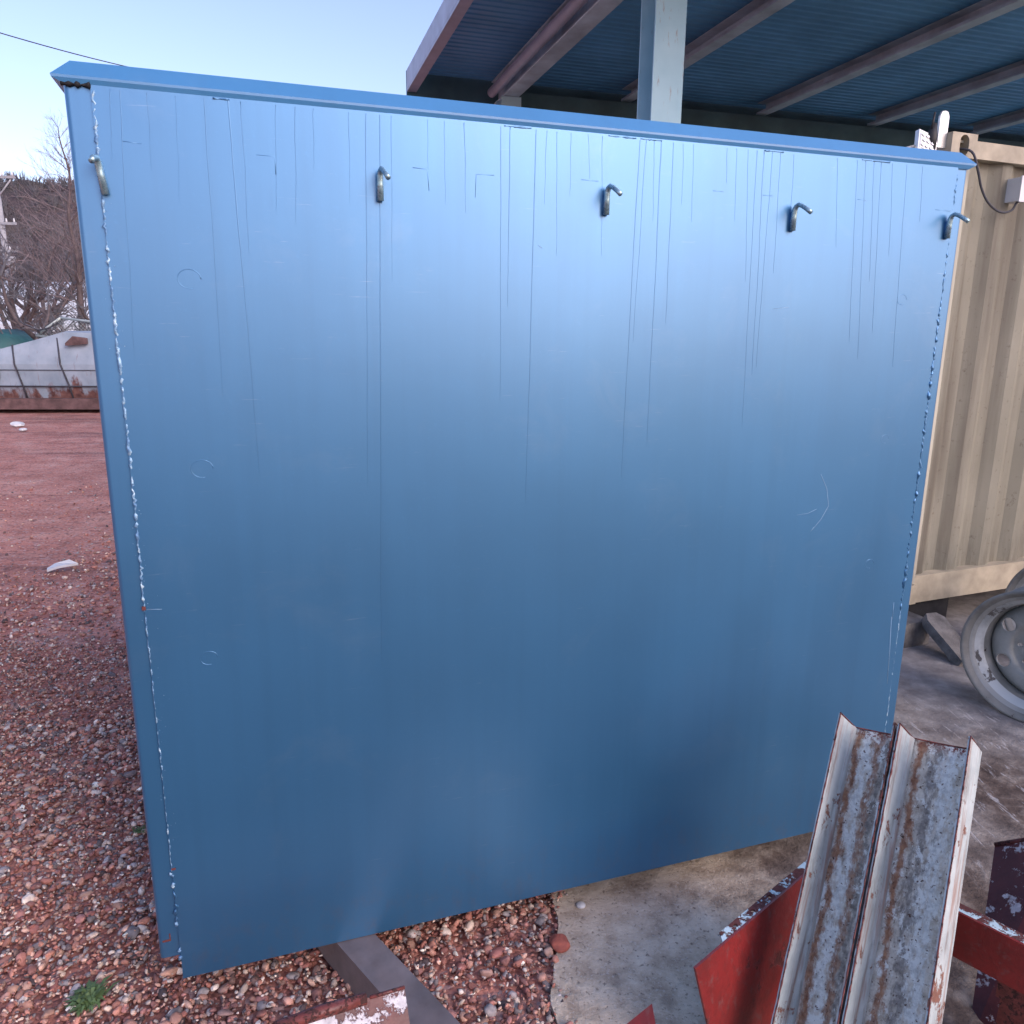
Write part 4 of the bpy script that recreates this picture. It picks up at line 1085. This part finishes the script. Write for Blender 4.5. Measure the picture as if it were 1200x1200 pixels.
# peeling brown piece at bottom, in front of the box beam
p1 = PD(322, 1204, 1.62); p2 = PD(380, 1184, 1.66); p3 = PD(474, 1157, 1.72); p4 = PD(482, 1215, 1.68); p4b = PD(486, 1290, 1.62); p5 = PD(300, 1300, 1.52)
nn = (p2 - p1).cross(p4 - p1).normalized(); 
nn = (p3 - p5).cross(p4b - p5).normalized()
pts = [p - nn * (p - p5).dot(nn) for p in (p5, p1, p2, p3, p4, p4b)]
pp = polyplate('peeling_plate', pts, nn, .008, M_peel)
tag(pp, 'brown steel plate with peeling white paint standing before the beam under the tank', 'steel plate')
bm = bmesh.new(); tube(bm, [pts[1], pts[2], pts[2].lerp(pts[3], .5)], [.012, .014, .012], 8); tube(bm, [pts[2].lerp(pts[3], .55), pts[3]], .004, 6)
fin(bm, 'rolled_edge', M_edge, pp, smooth=True)
# small red tip at the bottom edge
t1 = PD(728, 1206, 1.6); t2 = PD(764, 1176, 1.64); t3 = PD(769, 1205, 1.6); t4 = PD(775, 1280, 1.5); t5 = PD(690, 1280, 1.5)
nn = (t2 - t5).cross(t4 - t5).normalized(); pts = [p - nn * (p - t5).dot(nn) for p in (t5, t1, t2, t3, t4)]
tag(polyplate('red_offcut', pts, nn, .006, M_red), 'pointed red steel offcut poking up at the bottom edge of the picture', 'offcut')

# ------------------------------------------------------------------ gravel
def ico(sub):
    bm = bmesh.new(); bmesh.ops.create_icosphere(bm, subdivisions=sub, radius=1)
    V_ = np.array([v.co[:] for v in bm.verts]); F_ = np.array([[v.index for v in f.verts] for f in bm.faces]); bm.free(); return V_, F_
def variants(sub, k):
    V_, F_ = ico(sub); out_ = []
    for i in range(k):
        W_ = V_.copy(); r_ = np.random.default_rng(i + 50)
        for _ in range(5):                       # planar chips make it angular
            n_ = r_.normal(size=3); n_ /= np.linalg.norm(n_); d_ = r_.uniform(.55, .85)
            ex = np.maximum(0, W_ @ n_ - d_); W_ -= ex[:, None] * n_ * .9
        W_ *= 1 + .06 * r_.normal(size=(len(W_), 1)); out_.append(W_)
    return out_, F_
PAL = np.array([(.25, .115, .095), (.31, .16, .13), (.22, .10, .09), (.35, .21, .175), (.40, .28, .235), (.27, .14, .13), (.17, .09, .085), (.12, .11, .12), (.21, .205, .22), (.29, .285, .30), (.56, .53, .50), (.41, .36, .32), (.08, .065, .07), (.31, .20, .16), (.20, .14, .13)])
PRB = np.array([10, 10, 8, 9, 8, 8, 7, 6, 7, 6, 5, 8, 5, 6, 6.]); PRB /= PRB.sum()
def scatter(pos, size, sub, name):
    vr, F_ = variants(sub, 8); K = len(pos); r_ = RNG
    ax3 = r_.normal(size=(K, 4)); ax3 /= np.linalg.norm(ax3, axis=1)[:, None]
    w_, x_, y2, z_ = ax3.T
    R = np.stack([1-2*(y2*y2+z_*z_), 2*(x_*y2-z_*w_), 2*(x_*z_+y2*w_), 2*(x_*y2+z_*w_), 1-2*(x_*x_+z_*z_), 2*(y2*z_-x_*w_), 2*(x_*z_-y2*w_), 2*(y2*z_+x_*w_), 1-2*(x_*x_+y2*y2)], -1).reshape(K, 3, 3)
    sc = size[:, None] * r_.uniform([.75, .55, .38], [1.25, .95, .7], (K, 3))
    vid = r_.integers(0, 8, K); base = np.stack(vr)[vid]
    P_ = np.einsum('kij,kvj->kvi', R, base * sc[:, None, :])
    P_[:, :, 2] *= .75
    P_ += pos[:, None, :]
    nv = P_.shape[1]
    Ff = (F_[None] + (np.arange(K) * nv)[:, None, None]).reshape(-1, 3)
    ci = r_.choice(len(PAL), K, p=PRB); col = PAL[ci] * r_.uniform(.72, 1.35, (K, 1)) * np.array([1.55, 1.38, 1.22])
    col = np.concatenate([np.clip(col, 0, 1), np.ones((K, 1))], 1)
    cv = np.repeat(col, nv, 0)
    me = npmesh(name, P_.reshape(-1, 3), Ff, 3, cv)
    return me
def inwedge(x, y, marg=.35):
    # visible wedge left of the tank, plus the strip under and before it
    left = (x > -1.0 * y - 0.9) & (x < -.16 * y - .25 + marg)
    front = (y < 2.9) & (x > -1.9) & (x < .17 + .03 * np.sin(y * 9))
    return left | front
def spots(n_, y0, y1, x0, x1):
    x = RNG.uniform(x0, x1, n_); y = RNG.uniform(y0, y1, n_); k = inwedge(x, y); return x[k], y[k]
gv_ = tag(bpy.data.objects.new('gravel', None), None)
bpy.data.objects.remove(gv_)
x, y = spots(34000, 1.1, 3.3, -4.2, .2)
sz = np.clip(RNG.lognormal(math.log(.0102), .40, len(x)), .005, .027)
near = scatter(np.stack([x, y, RNG.uniform(0, .018, len(x)) ], 1), sz, 2, 'gravel_near')
x, y = spots(95000, 3.1, 9.0, -9.5, .2)
dens = np.array([noise.noise(Vector((a_ * .8, b_ * .8, 2))) for a_, b_ in zip(x, y)])
keep = RNG.uniform(0, 1, len(x)) < np.clip(1.25 - (y - 3.4) / 2.3 + dens * .7, 0.03, 1)
x, y = x[keep], y[keep]
sz = np.clip(RNG.lognormal(math.log(.0108), .42, len(x)), .005, .028)
far = scatter(np.stack([x, y, RNG.uniform(-.002, .012, len(x))], 1), sz, 1, 'gravel_far')
x, y = spots(45000, 1.1, 4.2, -4.5, .25)
sz = np.clip(RNG.lognormal(math.log(.006), .3, len(x)), .003, .012)
fineg = scatter(np.stack([x, y, RNG.uniform(.008, .026, len(x))], 1), sz, 1, 'gravel_fine')
# join the three layers into the one countless mass
bm = bmesh.new()
for q in (near, far, fineg): bm.from_mesh(q)
me = bpy.data.meshes.new('gravel'); bm.to_mesh(me); bm.free()
for q in (near, far, fineg): bpy.data.meshes.remove(q)
tag(link('gravel', me, M_stone), 'reddish mixed gravel covering the ground left of and under the tank', 'gravel', kind='stuff')
# a few stones on the slab edge
for i, (px, py, r_, lab, col) in enumerate(((655, 1105, .03, 'red brick fragment lying on the concrete edge by the gravel', (.33, .09, .06)), (680, 1060, .014, 'small white pebble on the concrete near the tank bottom', (.6, .58, .55)))):
    bm = bmesh.new(); bmesh.ops.create_icosphere(bm, subdivisions=3, radius=r_)
    for v in bm.verts: v.co *= 1 + .45 * noise.noise(v.co * 30 + Vector((i * 3, 0, 0))); v.co.z *= .55
    tag(fin(bm, 'loose_stone', simple('loose_stone_%d' % i, col, .8, 0, .3, 50), None, Matrix.Translation(PZ(px, py, .018 + r_ * .3))), lab, 'stone')

# weeds
def weed(p, r_, n_, label, seed):
    rng = random.Random(seed); bm = bmesh.new()
    for i in range(n_):
        a = rng.uniform(0, 6.28); L_ = r_ * rng.uniform(.4, 1); wd = r_ * .07 * rng.uniform(.7, 1.6); h_ = rng.uniform(.25, .8)
        b0 = Vector((rng.gauss(0, r_ * .25), rng.gauss(0, r_ * .25), 0)); d = Vector((math.cos(a), math.sin(a), 0)); s_ = Vector((-d.y, d.x, 0)) * wd
        m_ = b0 + d * L_ * .5 + Vector((0, 0, L_ * h_ * .7)); t_ = b0 + d * L_ + Vector((0, 0, L_ * h_ * .55))
        v = [bm.verts.new(q) for q in (b0 - s_ * .4, b0 + s_ * .4, m_ + s_, t_, m_ - s_)]
        bm.faces.new((v[0], v[1], v[2], v[4])); bm.faces.new((v[4], v[2], v[3]))
    tag(fin(bm, 'weed', M_leaf, None, Matrix.Translation(p)), label, 'plant')
weed(PZ(104, 1172, .02), .055, 150, 'largest green weed tuft, in the gravel at the bottom left', 1)
weed(PZ(163, 974, .02), .028, 40, 'small green weed at the foot of the tank corner', 2)
weed(PZ(205, 1085, .02), .02, 14, 'tiny weed close to the notched bottom corner of the tank', 3)
